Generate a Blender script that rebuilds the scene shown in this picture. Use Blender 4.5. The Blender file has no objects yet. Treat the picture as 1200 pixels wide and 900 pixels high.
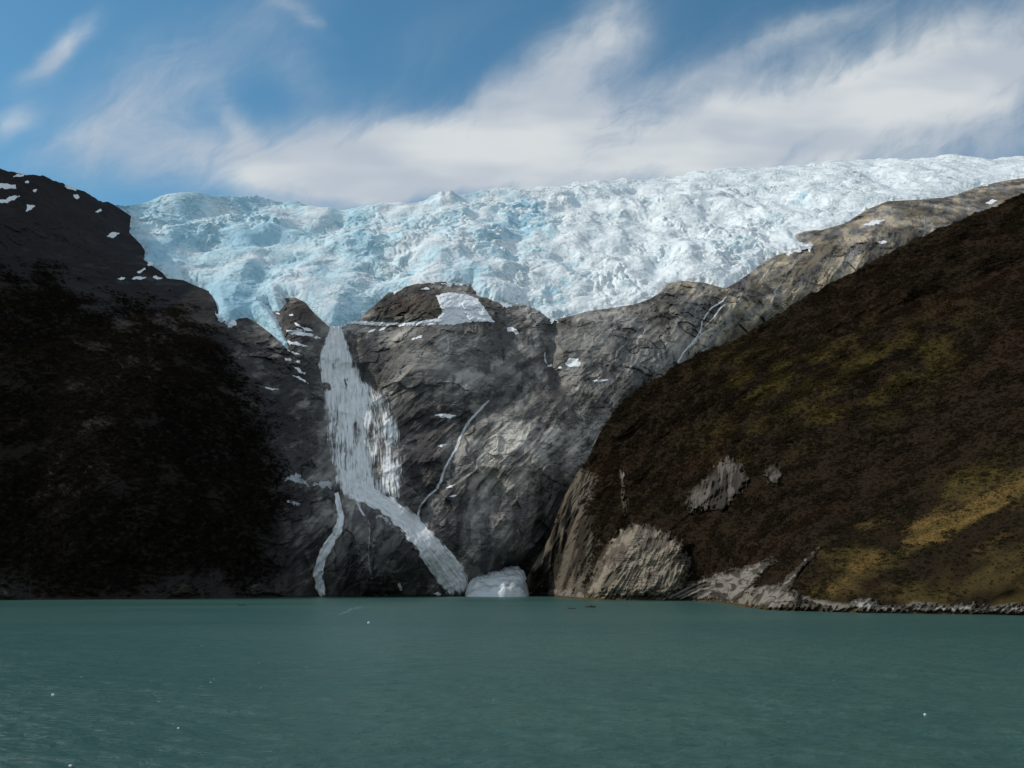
import bpy, math
import numpy as np
from mathutils import Vector

# ------------------------------------------------------------------ camera, light, exposure
S = bpy.context.scene
COL = S.collection
CAM_H = 15.0
F = 600.0 / math.tan(math.radians(27.5))          # focal length in pixels of the 1200 wide photograph
PITCH = math.atan((684.0 - 450.0) / F)            # horizon lies at row 684
cd = bpy.data.cameras.new('camera')
cam = bpy.data.objects.new('camera', cd); COL.objects.link(cam)
cd.sensor_fit = 'HORIZONTAL'; cd.angle = math.radians(55.0)
cd.clip_start = 1.0; cd.clip_end = 60000.0
cam.location = (0, 0, CAM_H); cam.rotation_euler = (math.pi / 2 + PITCH, 0, 0)
S.camera = cam

SUN_EL, SUN_AZ = 38.0, -79.0                      # azimuth measured from the view direction, minus = left
SUN_POWER, SKY_POWER, EXPOSURE = 3.1, 0.085, -0.15
sd = bpy.data.lights.new('sun', 'SUN'); sun = bpy.data.objects.new('sun', sd); COL.objects.link(sun)
sd.energy = SUN_POWER; sd.angle = math.radians(0.6); sd.color = (1.0, 0.95, 0.87)
_e, _a = math.radians(SUN_EL), math.radians(SUN_AZ)
to_sun = Vector((math.cos(_e) * math.sin(_a), math.cos(_e) * math.cos(_a), math.sin(_e)))
sun.rotation_euler = to_sun.to_track_quat('Z', 'Y').to_euler()
sun.location = to_sun * 6000

S.view_settings.view_transform = 'Standard'; S.view_settings.look = 'None'
S.view_settings.exposure = EXPOSURE; S.view_settings.gamma = 1.0; S.view_settings.use_curve_mapping = False
S.cycles.max_bounces = 6; S.cycles.transparent_max_bounces = 12
S.cycles.use_denoising = True


class NT:
    """small node-tree writer"""
    def __init__(s, tree):
        s.t = tree; s.n = tree.nodes; s.l = tree.links

    def _in(s, sock, v):
        if isinstance(v, bpy.types.NodeSocket): s.l.new(v, sock)
        elif v is not None: sock.default_value = v

    def node(s, typ, props=None, **ins):
        n = s.n.new(typ)
        for k, v in (props or {}).items(): setattr(n, k, v)
        for k, v in ins.items(): s._in(n.inputs[k.replace('_', ' ')], v)
        return n

    def math(s, op, a, b=None, c=None, clamp=False):
        n = s.n.new('ShaderNodeMath'); n.operation = op; n.use_clamp = clamp
        s._in(n.inputs[0], a)
        if b is not None: s._in(n.inputs[1], b)
        if c is not None: s._in(n.inputs[2], c)
        return n.outputs[0]

    def mix(s, f, a, b, blend='MIX'):
        n = s.n.new('ShaderNodeMix'); n.data_type = 'RGBA'; n.blend_type = blend
        s._in(n.inputs[0], f)
        s._in(n.inputs[6], a if not isinstance(a, tuple) else (*a, 1)[:4])
        s._in(n.inputs[7], b if not isinstance(b, tuple) else (*b, 1)[:4])
        return n.outputs[2]

    def smooth(s, x, lo, hi):
        n = s.n.new('ShaderNodeMapRange'); n.interpolation_type = 'SMOOTHSTEP'
        s._in(n.inputs[0], x); n.inputs[1].default_value = lo; n.inputs[2].default_value = hi
        return n.outputs[0]

    def noise(s, vec, scale, detail=4, rough=0.55, dist=0.0):
        n = s.n.new('ShaderNodeTexNoise')
        s._in(n.inputs['Vector'], vec); n.inputs['Scale'].default_value = scale
        n.inputs['Detail'].default_value = detail; n.inputs['Roughness'].default_value = rough
        n.inputs['Distortion'].default_value = dist
        return n.outputs['Fac']

    def combine(s, x, y, z=0.0):
        n = s.n.new('ShaderNodeCombineXYZ')
        s._in(n.inputs[0], x); s._in(n.inputs[1], y); s._in(n.inputs[2], z)
        return n.outputs[0]


# sky: Nishita air with thin cirrus and a cloud bank, all as functions of the direction on the sky
W = bpy.data.worlds.new('World'); S.world = W; W.use_nodes = True
W.node_tree.nodes.clear()
k = NT(W.node_tree)
sky = k.node('ShaderNodeTexSky', dict(sky_type='NISHITA', sun_disc=False, sun_elevation=math.radians(SUN_EL),
             sun_rotation=math.radians(SUN_AZ), altitude=0.0, air_density=1.0, dust_density=0.35, ozone_density=1.6))
tc = k.n.new('ShaderNodeTexCoord')
sep = k.n.new('ShaderNodeSeparateXYZ'); k.l.new(tc.outputs['Generated'], sep.inputs[0])
yy = k.math('MAXIMUM', sep.outputs[1], 0.12)
U = k.math('DIVIDE', sep.outputs[0], yy)
V = k.math('DIVIDE', sep.outputs[2], yy)
front = k.smooth(sep.outputs[1], 0.1, 0.35)


def sky_uv(px, py):
    dx, dy = (px - 600) / F, (450 - py) / F
    y = math.cos(PITCH) - dy * math.sin(PITCH); z = math.sin(PITCH) + dy * math.cos(PITCH)
    return dx / y, z / y


def blob(px, py, ang, lx, ly, amp):
    """soft elongated puff of cloud centred at a direction; ang degrees, sizes in photograph pixels"""
    u0, v0 = sky_uv(px, py); c, sn = math.cos(math.radians(ang)), math.sin(math.radians(ang))
    du = k.math('SUBTRACT', Uw, u0); dv = k.math('SUBTRACT', Vw, v0)
    a = k.math('DIVIDE', k.math('ADD', k.math('MULTIPLY', du, c), k.math('MULTIPLY', dv, sn)), lx / F)
    b = k.math('DIVIDE', k.math('SUBTRACT', k.math('MULTIPLY', dv, c), k.math('MULTIPLY', du, sn)), ly / F)
    r2 = k.math('ADD', k.math('MULTIPLY', a, a), k.math('MULTIPLY', b, b))
    return k.math('MULTIPLY', k.math('POWER', 2.718, k.math('MULTIPLY', r2, -1.0)), amp)


uv = k.combine(U, V, 0.0)
w1 = k.node('ShaderNodeTexNoise', None, Vector=uv, Scale=3.2, Detail=5.0, Roughness=0.55)
wsep = k.n.new('ShaderNodeSeparateColor'); k.l.new(w1.outputs['Color'], wsep.inputs[0])
Uw = k.math('ADD', U, k.math('MULTIPLY', k.math('SUBTRACT', wsep.outputs[0], 0.5), 0.16))
Vw = k.math('ADD', V, k.math('MULTIPLY', k.math('SUBTRACT', wsep.outputs[1], 0.5), 0.13))
puffs = [blob(430, 195, 4, 200, 62, 0.85), blob(560, 160, 16, 160, 58, 0.72), blob(690, 60, 62, 115, 46, 0.70), blob(500, 215, 0, 330, 30, 0.4), blob(700, 150, 10, 170, 50, 0.55),
         blob(860, 150, 8, 220, 48, 0.80), blob(1050, 110, 16, 210, 60, 0.80), blob(1190, 50, 20, 230, 80, 0.50), blob(1010, 80, 14, 330, 105, 0.50), blob(1180, 150, 5, 150, 45, 0.60),
         blob(930, 30, 25, 220, 20, 0.35), blob(360, 205, 0, 150, 40, 0.60), blob(66, 58, 50, 66, 19, 0.72), blob(20, 150, 50, 36, 17, 0.55),
         blob(130, 145, 60, 80, 45, 0.30), blob(262, 145, 110, 44, 22, 0.42), blob(345, 85, 100, 90, 40, 0.24), blob(180, 110, 60, 150, 80, 0.36), blob(280, 30, 40, 200, 50, 0.24), blob(500, 60, 35, 160, 50, 0.18), blob(90, 170, 30, 120, 30, 0.20), blob(345, 15, 140, 45, 10, 0.28),
         blob(220, 180, 8, 150, 34, 0.32), blob(750, 190, 0, 420, 34, 0.55), blob(590, 110, 30, 170, 30, 0.40), blob(60, 110, 70, 60, 60, 0.16)]
dens = puffs[0]
for q in puffs[1:]: dens = k.math('ADD', dens, q)
# fibrous streaks run up to the right
ca, sa = math.cos(math.radians(32)), math.sin(math.radians(32))
along = k.math('ADD', k.math('MULTIPLY', Uw, ca), k.math('MULTIPLY', Vw, sa))
across = k.math('SUBTRACT', k.math('MULTIPLY', Vw, ca), k.math('MULTIPLY', Uw, sa))
fib = k.noise(k.combine(k.math('MULTIPLY', along, 4.0), k.math('MULTIPLY', across, 15.0), 1.7), 1.0, 9, 0.66, 0.9)
ca2, sa2 = math.cos(math.radians(70)), math.sin(math.radians(70))
al2 = k.math('ADD', k.math('MULTIPLY', Uw, ca2), k.math('MULTIPLY', Vw, sa2))
ac2 = k.math('SUBTRACT', k.math('MULTIPLY', Vw, ca2), k.math('MULTIPLY', Uw, sa2))
fib2 = k.noise(k.combine(k.math('MULTIPLY', al2, 5.0), k.math('MULTIPLY', ac2, 20.0), 4.2), 1.0, 8, 0.62, 0.7)
tex = k.math('ADD', k.math('MULTIPLY', fib, 0.65), k.math('MULTIPLY', fib2, 0.35))
tex = k.math('MULTIPLY_ADD', k.math('SUBTRACT', tex, 0.5), 2.7, 1.0)
cover = k.math('MULTIPLY', dens, tex)
cover = k.math('MULTIPLY', k.smooth(cover, 0.0, 1.4), 0.93)
back_cover = k.math('MULTIPLY', k.smooth(k.noise(tc.outputs['Generated'], 2.5, 5, 0.55), 0.34, 0.56), 0.92)
cover = k.math('ADD', k.math('MULTIPLY', cover, front), k.math('MULTIPLY', back_cover, k.math('SUBTRACT', 1.0, front)))
grey = k.smooth(k.noise(k.combine(k.math('MULTIPLY', U, 4.0), k.math('MULTIPLY', V, 12.0), 9.0), 1.0, 3, 0.5), 0.38, 0.66)
CL = 1.0 / SKY_POWER
cloud = k.mix(grey, (0.55 * CL, 0.61 * CL, 0.69 * CL), (0.79 * CL, 0.825 * CL, 0.835 * CL))
air = k.mix(1.0, sky.outputs[0], (0.76, 1.34, 1.40), 'MULTIPLY')
bg = k.node('ShaderNodeBackground', None, Color=k.mix(cover, air, cloud), Strength=SKY_POWER)
wo = k.n.new('ShaderNodeOutputWorld'); k.l.new(bg.outputs[0], wo.inputs[0])

# ------------------------------------------------------------------ numeric helpers
rng = np.random.default_rng(11)
_G = rng.normal(size=(512, 3)).astype(np.float32); _G /= np.linalg.norm(_G, axis=1, keepdims=True)


def _hash(ix, iy, iz, seed):
    h = (ix.astype(np.uint32) * np.uint32(73856093)) ^ (iy.astype(np.uint32) * np.uint32(19349663)) ^ \
        (iz.astype(np.uint32) * np.uint32(83492791)) ^ np.uint32((seed * 2654435761) & 0xffffffff)
    h ^= h >> np.uint32(13); h *= np.uint32(0x5bd1e995); h ^= h >> np.uint32(15)
    return h


def perlin(p, seed=0):
    p = np.asarray(p, np.float32); sh = p.shape[:-1]; p = p.reshape(-1, 3)
    i = np.floor(p); f = p - i; i = i.astype(np.int64)
    w = f * f * f * (f * (f * 6 - 15) + 10)
    out = np.zeros(len(p), np.float32)
    for a in (0, 1):
        wx = w[:, 0] if a else 1 - w[:, 0]
        for b in (0, 1):
            wy = w[:, 1] if b else 1 - w[:, 1]
            for c in (0, 1):
                wz = w[:, 2] if c else 1 - w[:, 2]
                g = _G[_hash(i[:, 0] + a, i[:, 1] + b, i[:, 2] + c, seed) & np.uint32(511)]
                d = g[:, 0] * (f[:, 0] - a) + g[:, 1] * (f[:, 1] - b) + g[:, 2] * (f[:, 2] - c)
                out += wx * wy * wz * d
    return (out * 1.6).reshape(sh)


def fbm(p, octv=4, seed=0, gain=0.5):
    s, a = 0, 1.0
    for o in range(octv):
        s = s + a * perlin(p * (2.03 ** o), seed + o * 17); a *= gain
    return s


def ridged(p, octv=4, seed=0, gain=0.5):
    s, a = 0, 1.0
    for o in range(octv):
        n = 1 - np.abs(perlin(p * (2.03 ** o), seed + o * 17)) * 1.6
        s = s + a * n * n; a *= gain
    return s


def worley(x, y, seed=0):
    ix, iy = np.floor(x).astype(np.int64), np.floor(y).astype(np.int64)
    f1 = np.full(x.shape, 9.0, np.float32); f2 = f1.copy(); cid = np.zeros(x.shape, np.uint32)
    ox = np.zeros(x.shape, np.float32); oy = ox.copy()
    for a in (-1, 0, 1):
        for b in (-1, 0, 1):
            h = _hash(ix + a, iy + b, ix * 0, seed)
            cx = (h & np.uint32(1023)) / 1023.0; cy = ((h >> np.uint32(10)) & np.uint32(1023)) / 1023.0
            dx, dy = x - (ix + a + cx), y - (iy + b + cy)
            d = np.sqrt(dx * dx + dy * dy); m = d < f1
            f2 = np.where(m, f1, np.minimum(f2, d)); f1 = np.where(m, d, f1)
            cid = np.where(m, h, cid); ox = np.where(m, dx, ox); oy = np.where(m, dy, oy)
    return f1, f2, cid, ox, oy


def sstep(x, a, b):
    t = np.clip((x - a) / (b - a), 0, 1); return t * t * (3 - 2 * t)


def lerp(a, b, t): return a + (b - a) * t


def rays(px, py):
    dx, dy = (px - 600) / F, (450 - py) / F
    return np.stack([dx, math.cos(PITCH) - dy * math.sin(PITCH), math.sin(PITCH) + dy * math.cos(PITCH)], -1)


CAMP = np.array([0, 0, CAM_H])


def shore_dist(py):                                # distance at which a row of the photograph meets the water
    r = rays(600.0, py); return r[1] * CAM_H / -r[2]


class Spline:
    """thin plate spline of inverse depth over the view: flat rock stays flat"""
    def __init__(s, pts, lam=2e-4):
        pts = np.array(pts, float); s.c = pts[:, :2] / 100
        r = rays(pts[:, 0], pts[:, 1]); q = r[:, 1] / pts[:, 2] * 1000
        n = len(pts); A = np.zeros((n + 3, n + 3))
        d = np.linalg.norm(s.c[:, None] - s.c[None], axis=-1)
        A[:n, :n] = s._k(d) + np.eye(n) * lam
        A[:n, n] = 1; A[:n, n + 1:] = s.c; A[n, :n] = 1; A[n + 1:, :n] = s.c.T
        s.w = np.linalg.solve(A, np.concatenate([q, [0, 0, 0]]))

    @staticmethod
    def _k(d): return d * d * np.log(np.maximum(d, 1e-6))

    def __call__(s, px, py):
        sh = px.shape; x, y = px.ravel() / 100, py.ravel() / 100
        q = s.w[-3] + s.w[-2] * x + s.w[-1] * y
        for (cx, cy), w in zip(s.c, s.w):
            q += w * s._k(np.sqrt((x - cx) ** 2 + (y - cy) ** 2))
        return (1000 / np.maximum(q, 0.12)).reshape(sh)      # depth factor along the ray


def seg_dist(px, py, line, wts=None):
    """distance to a polyline in view pixels, and position along it"""
    best = np.full(px.shape, 1e9)
    for (x0, y0), (x1, y1) in zip(line[:-1], line[1:]):
        vx, vy = x1 - x0, y1 - y0; L = vx * vx + vy * vy + 1e-9
        t = np.clip(((px - x0) * vx + (py - y0) * vy) / L, 0, 1)
        best = np.minimum(best, (px - x0 - t * vx) ** 2 + (py - y0 - t * vy) ** 2)
    return np.sqrt(best)


def poly_sdf(px, py, poly):
    poly = [tuple(p) for p in poly]
    d = seg_dist(px, py, poly + poly[:1]); ins = np.zeros(px.shape, bool)
    for (x0, y0), (x1, y1) in zip(poly, poly[1:] + poly[:1]):
        if y0 == y1: continue
        c = ((y0 > py) != (y1 > py)) & (px < (x1 - x0) * (py - y0) / (y1 - y0) + x0)
        ins ^= c
    return np.where(ins, d, -d)


def gauss(px, py, x, y, rx, ry, ang=0):
    c, s = math.cos(math.radians(ang)), math.sin(math.radians(ang))
    dx, dy = px - x, py - y
    return np.exp(-(((dx * c + dy * s) / rx) ** 2 + ((dy * c - dx * s) / ry) ** 2))


def link(name, me, mat=None, parent=None):
    o = bpy.data.objects.new(name, me); COL.objects.link(o)
    if mat: me.materials.append(mat)
    if parent: o.parent = parent
    return o


def raw_mesh(name, verts, loops, starts, totals, col=None, uvs=None, smooth=True):
    me = bpy.data.meshes.new(name)
    me.vertices.add(len(verts)); me.vertices.foreach_set('co', np.asarray(verts, np.float32).ravel())
    me.loops.add(len(loops)); me.loops.foreach_set('vertex_index', np.asarray(loops, np.int32))
    me.polygons.add(len(starts)); me.polygons.foreach_set('loop_start', np.asarray(starts, np.int32))
    me.polygons.foreach_set('loop_total', np.asarray(totals, np.int32))
    me.polygons.foreach_set('use_smooth', np.full(len(starts), smooth))
    if col is not None:
        a = me.color_attributes.new('tint', 'FLOAT_COLOR', 'POINT')
        c = np.ones((len(verts), 4), np.float32); c[:, :3] = np.clip(col, 0, 1); a.data.foreach_set('color', c.ravel())
    if uvs is not None:
        u = me.uv_layers.new(name='flow'); u.data.foreach_set('uv', np.asarray(uvs, np.float32)[loops].ravel())
    me.update(); me.validate()
    return me


def grid_mesh(name, P, keep=None, col=None, uvs=None, smooth=True, flip=False):
    R, C = P.shape[:2]; idx = np.arange(R * C).reshape(R, C)
    q = np.stack([idx[:-1, :-1], idx[1:, :-1], idx[1:, 1:], idx[:-1, 1:]], -1)
    if flip: q = q[..., ::-1]
    if keep is not None: q = q[keep]
    q = q.reshape(-1, 4)
    used, inv = np.unique(q, return_inverse=True); q = inv.reshape(-1, 4)
    v = P.reshape(-1, 3)[used]
    c = None if col is None else col.reshape(-1, 3)[used]
    u = None if uvs is None else uvs.reshape(-1, 2)[used]
    n = len(q)
    return raw_mesh(name, v, q.ravel(), np.arange(n) * 4, np.full(n, 4), c, u, smooth)


def tag(o, label, cat, group=None):
    o['label'] = label; o['category'] = cat
    if group: o['group'] = group
    return o


# ------------------------------------------------------------------ materials
def surface_mat(name, scale=0.25, bump=0.5, bdist=1.0, var=0.35, rough=0.85, spec=0.2, streak=None, joints=None, crack=(0.022, 0.021, 0.021), jw=0.07, pm_lo=0.44, pm_hi=0.60):
    m = bpy.data.materials.new(name); m.use_nodes = True; m.node_tree.nodes.clear(); t = NT(m.node_tree)
    at = t.node('ShaderNodeAttribute', dict(attribute_name='tint'))
    ge = t.n.new('ShaderNodeNewGeometry'); pos = ge.outputs['Position']
    n1 = t.noise(pos, scale, 8, 0.65)
    c = t.mix(1.0, at.outputs['Color'], t.mix(n1, (1 - var,) * 3, (1 + var,) * 3), 'MULTIPLY')
    h = n1
    if streak:
        mp = t.node('ShaderNodeMapping', dict(), Vector=pos, Rotation=(0, math.radians(streak), 0))
        mp.inputs['Scale'].default_value = (0.03, 0.05, 0.28)
        n2 = t.noise(mp.outputs[0], 1.0, 6, 0.6, 0.6)
        c = t.mix(1.0, c, t.mix(n2, (0.87, 0.87, 0.88), (1.12, 1.11, 1.10)), 'MULTIPLY')
        h = t.math('ADD', n1, t.math('MULTIPLY', n2, 1.3))
    if joints:
        for ang, sx_, sz_, amt in joints:
            mp = t.node('ShaderNodeMapping', dict(), Vector=pos, Rotation=(0, math.radians(ang), 0))
            mp.inputs['Scale'].default_value = (sx_, sx_, sz_)
            wv = t.node('ShaderNodeTexNoise', None, Vector=pos, Scale=0.05, Detail=3.0)
            ad = t.node('ShaderNodeVectorMath', dict(operation='MULTIPLY_ADD')); t.l.new(wv.outputs['Color'], ad.inputs[0]); ad.inputs[1].default_value = (1.6, 1.6, 1.6); t.l.new(mp.outputs[0], ad.inputs[2])
            vo = t.node('ShaderNodeTexVoronoi', dict(feature='DISTANCE_TO_EDGE'), Vector=ad.outputs[0], Scale=1.0)
            pm = t.smooth(t.noise(pos, 0.022, 3, 0.5), pm_lo, pm_hi)
            e = t.math('SUBTRACT', 1.0, t.math('MULTIPLY', pm, t.math('SUBTRACT', 1.0, t.smooth(vo.outputs['Distance'], 0.0, jw))))
            c = t.mix(t.math('MULTIPLY', t.math('SUBTRACT', 1.0, e), amt), c, crack)
            h = t.math('ADD', h, t.math('MULTIPLY', e, 0.8))
    b = t.node('ShaderNodeBump', dict(), Strength=bump, Distance=bdist, Height=h)
    p = t.node('ShaderNodeBsdfPrincipled', None, Base_Color=c, Roughness=rough, Normal=b.outputs[0])
    p.inputs['Specular IOR Level'].default_value = spec
    o = t.n.new('ShaderNodeOutputMaterial'); t.l.new(p.outputs[0], o.inputs[0])
    return m


M_rock = surface_mat('rock', 0.16, 0.55, 2.2, 0.36, spec=0.06, streak=-52, joints=[(-50, 0.014, 0.075, 0.48), (-58, 0.045, 0.20, 0.25)])
M_soil = surface_mat('scrub_soil', 0.3, 0.5, 1.6, 0.40, rough=1.0, spec=0.0)
M_outcrop = surface_mat('bare_rock', 0.35, 0.8, 1.2, 0.35, spec=0.06, streak=-35, joints=[(-48, 0.05, 0.20, 0.7)])
M_ice = surface_mat('glacier_ice', 0.16, 0.7, 1.8, 0.10, rough=0.7, spec=0.2, joints=[(20, 0.045, 0.06, 0.55), (-30, 0.10, 0.13, 0.35)], crack=(0.36, 0.56, 0.66), jw=0.05, pm_lo=0.46, pm_hi=0.56)
M_snow = surface_mat('snow', 0.4, 0.35, 0.8, 0.08, rough=0.7)
M_leaf = bpy.data.materials.new('foliage'); M_leaf.use_nodes = True; M_leaf.node_tree.nodes.clear()
_t = NT(M_leaf.node_tree); _at = _t.node('ShaderNodeAttribute', dict(attribute_name='tint'))
_d = _t.node('ShaderNodeBsdfDiffuse', None, Color=_at.outputs['Color']); _tr = _t.node('ShaderNodeBsdfTranslucent', None, Color=_at.outputs['Color'])
_mx = _t.n.new('ShaderNodeMixShader'); _mx.inputs[0].default_value = 0.48
_t.l.new(_d.outputs[0], _mx.inputs[1]); _t.l.new(_tr.outputs[0], _mx.inputs[2])
_o = _t.n.new('ShaderNodeOutputMaterial'); _t.l.new(_mx.outputs[0], _o.inputs[0])


def fall_mat(name, low, high, colr, su, sv):
    """white water: opaque threads with gaps where the rock shows"""
    m = bpy.data.materials.new(name); m.use_nodes = True; m.node_tree.nodes.clear(); t = NT(m.node_tree)
    u = t.node('ShaderNodeUVMap', dict(uv_map='flow')); sp = t.n.new('ShaderNodeSeparateXYZ')
    t.l.new(u.outputs[0], sp.inputs[0])
    at = t.node('ShaderNodeAttribute', dict(attribute_name='tint'))      # red: how closed the water is
    sc = t.n.new('ShaderNodeSeparateColor'); t.l.new(at.outputs['Color'], sc.inputs[0])
    v = t.combine(t.math('MULTIPLY', sp.outputs[0], su), t.math('MULTIPLY', sp.outputs[1], sv), 0.0)
    n1 = t.noise(v, 1.0, 7, 0.65, 0.5)
    v2 = t.combine(t.math('MULTIPLY', sp.outputs[0], su * 0.3), t.math('MULTIPLY', sp.outputs[1], sv * 0.8), 3.0)
    n2 = t.noise(v2, 1.0, 4, 0.6, 0.3)
    v3 = t.combine(t.math('MULTIPLY', sp.outputs[0], su * 2.6), t.math('MULTIPLY', sp.outputs[1], sv * 1.6), 7.0)
    n3 = t.noise(v3, 1.0, 4, 0.6, 0.8)
    n = t.math('ADD', t.math('MULTIPLY', n1, 0.40), t.math('ADD', t.math('MULTIPLY', n2, 0.25), t.math('MULTIPLY', n3, 0.35)))
    a = t.math('ADD', n, t.math('MULTIPLY', t.math('SUBTRACT', sc.outputs[0], 0.5), 0.62))
    a = t.math('MULTIPLY', t.smooth(a, low, high), 0.96)
    cc = t.mix(t.smooth(n, 0.36, 0.62), tuple(x * 0.66 for x in colr), colr)
    b = t.node('ShaderNodeBump', dict(), Strength=0.5, Distance=1.5, Height=n1)
    d = t.node('ShaderNodeBsdfDiffuse', None, Color=cc, Normal=b.outputs[0])
    tr = t.n.new('ShaderNodeBsdfTransparent')
    mx = t.n.new('ShaderNodeMixShader'); t.l.new(a, mx.inputs[0]); t.l.new(tr.outputs[0], mx.inputs[1]); t.l.new(d.outputs[0], mx.inputs[2])
    o = t.n.new('ShaderNodeOutputMaterial'); t.l.new(mx.outputs[0], o.inputs[0])
    return m


M_fall = fall_mat('white_water', 0.44, 0.62, (0.92, 0.93, 0.93), 0.30, 0.034)
M_thread = fall_mat('thin_water', 0.38, 0.64, (0.84, 0.86, 0.87), 0.5, 0.07)

# ------------------------------------------------------------------ mountain: one body of rock from the left peak to the right strip
sd_ = shore_dist
BED = [(-520, 706, sd_(706)), (-250, 705, sd_(705)), (-60, 704, sd_(704)), (0, 703.3, sd_(703.3)), (100, 702.7, sd_(702.7)), (200, 702, sd_(702)),
       (300, 700.4, sd_(700.4)), (380, 699.2, sd_(699.2)), (460, 699, sd_(699)), (540, 698.8, sd_(698.8)), (610, 697.5, sd_(697.5)),
       (700, 696.5, sd_(696.5)), (850, 696, 1450), (1000, 690, 1600), (1250, 690, 1800),
       (-520, 500, 930), (-520, 120, 1250), (-250, 500, 980), (-250, 140, 1320), (-250, 300, 1150),
       (-60, 450, 1060), (-60, 170, 1400), (0, 600, 985), (0, 450, 1080), (0, 320, 1230), (0, 198, 1420),
       (130, 240, 1680), (100, 330, 1340), (100, 450, 1130), (100, 600, 995), (200, 450, 1170), (200, 600, 1035),
       (250, 370, 1370), (170, 300, 1560), (300, 430, 1300), (300, 560, 1160), (345, 620, 1160), (345, 440, 1330),
       (340, 360, 1460), (400, 380, 1450), (400, 450, 1360), (430, 500, 1300), (432, 575, 1225), (460, 650, 1165),
       (500, 335, 1560), (450, 380, 1480), (545, 378, 1470), (500, 420, 1380), (500, 500, 1290), (600, 430, 1430),
       (590, 370, 1510), (600, 500, 1310), (560, 600, 1225), (610, 640, 1230), (640, 560, 1260), (700, 500, 1350), (650, 390, 1500),
       (720, 430, 1430), (780, 400, 1480), (780, 335, 1640), (850, 360, 1580), (950, 290, 1760), (1050, 245, 1960), (1200, 215, 2250),
       (1290, 195, 2400), (800, 550, 1450), (900, 430, 1640), (1050, 400, 1800), (1250, 400, 2000),
       (150, 245, 1800), (230, 236, 1950), (400, 252, 2200), (520, 238, 2350), (650, 222, 2600), (850, 206, 2900), (1030, 192, 3100), (1290, 184, 3300),
       (300, 310, 1720), (400, 330, 1640), (600, 300, 1860), (760, 290, 1960), (900, 250, 2200), (300, 375, 1440), (230, 300, 1720)]
bed_spline = Spline(BED)

SKY = np.array([(-520, 95), (-250, 138), (-60, 182), (0, 197), (12, 201), (30, 205), (50, 205.5), (58, 209), (75, 216), (84, 221), (98, 224), (107, 229), (116, 235), (134, 239),
                (150, 243), (230, 236), (300, 240), (400, 254), (470, 246), (520, 238), (650, 224), (850, 206), (1030, 191), (1150, 190), (1290, 182), (1600, 180)], float)


def sky_row(px):
    j = perlin(np.stack([px / 11.0, px * 0 + 3.1, px * 0], -1)) * 1.5 + perlin(np.stack([px / 4.0, px * 0 + 7.1, px * 0], -1)) * 0.8
    return np.interp(px, SKY[:, 0], SKY[:, 1]) + j * sstep(-px, -150, -120)


ICE = [(126, 234), (143, 245), (153, 252), (152, 262), (152, 272), (165, 285), (170, 293), (168, 303), (190, 318), (196, 325), (215, 327), (228, 333),
       (245, 340), (252, 352), (257, 368), (268, 378), (280, 372), (290, 371), (302, 378), (318, 390), (328, 400), (338, 409), (341, 402), (335, 385),
       (326, 373), (315, 360), (326, 363), (335, 352), (333, 348), (345, 347), (358, 353), (368, 365), (378, 375), (386, 382), (400, 382), (415, 378), (424, 370),
       (432, 362), (440, 356), (455, 342), (470, 336), (490, 331), (520, 329), (552, 332), (560, 342), (580, 352), (600, 355), (620, 357), (637, 367),
       (646, 374), (665, 370), (690, 363), (715, 360), (745, 355), (762, 349), (774, 341), (782, 331), (800, 328), (825, 330), (850, 337), (862, 330),
       (880, 318), (895, 305), (915, 296), (950, 286), (936, 281), (930, 275), (945, 269), (965, 268), (985, 262), (1000, 255), (1015, 245), (1040, 235),
       (1080, 233), (1120, 228), (1140, 220), (1175, 211), (1200, 208), (1290, 196), (1700, 185), (1700, 60), (120, 60), (120, 236)]

# clefts (+) and swellings (-) of the rock face, metres away from / towards the viewer
CLEFTS = [([(575, 468), (548, 495), (535, 520), (522, 545), (515, 570), (495, 585), (490, 600), (492, 614)], 9, 12),
          ([(388, 383), (398, 440), (412, 500), (420, 575)], 36, 8), ([(425, 575), (480, 612), (520, 650), (545, 699)], 24, 16),
          ([(398, 580), (402, 610), (386, 645), (372, 680), (376, 700)], 12, 9),
          ([(648, 372), (645, 405), (640, 430), (655, 450)], 9, 20), ([(655, 450), (685, 490), (690, 545), (676, 600)], 9, 12),
          ([(595, 345), (598, 390), (585, 440), (560, 470)], 16, 14), ([(478, 500), (486, 550), (492, 600)], 14, 14),
          ([(762, 372), (735, 405), (722, 450), (706, 490)], 8, 8), ([(853, 345), (826, 378), (808, 405), (792, 430)], 10, 8),
          ([(420, 382), (470, 381), (520, 379), (545, 376)], 5, 10), ([(410, 400), (415, 430), (440, 452), (470, 462)], 9, 10),
          ([(400, 698), (430, 690)], 30, -8), ([(950, 300), (900, 340), (850, 390)], 10, 10),
          ([(255, 372), (262, 420), (290, 470), (330, 520)], 16, 14), ([(180, 330), (215, 370), (240, 372)], 14, 10)]
SWELLS = [(500, 425, 52, 36, -24), (550, 415, 30, 34, -16), (625, 520, 50, 42, -24), (660, 490, 26, 26, -10), (460, 645, 52, 46, -22), (500, 358, 62, 18, -22),
          (620, 395, 30, 26, -14), (705, 400, 40, 34, -18), (575, 640, 45, 40, -16), (310, 470, 30, 45, -16), (350, 640, 24, 40, -12), (355, 395, 14, 30, -8),
          (740, 460, 30, 30, -14), (215, 345, 40, 18, -14), (120, 520, 60, 120, -16), (40, 560, 35, 150, 22), (240, 560, 35, 90, 22), (175, 420, 40, 50, -16)]


def strike(Pw, ang, la, lb, ly):
    """coordinates stretched along a direction in the plane of the face"""
    c, s = math.cos(math.radians(ang)), math.sin(math.radians(ang))
    return np.stack([(Pw[..., 0] * c + Pw[..., 2] * s) / la, (-Pw[..., 0] * s + Pw[..., 2] * c) / lb, Pw[..., 1] / ly], -1)


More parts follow.
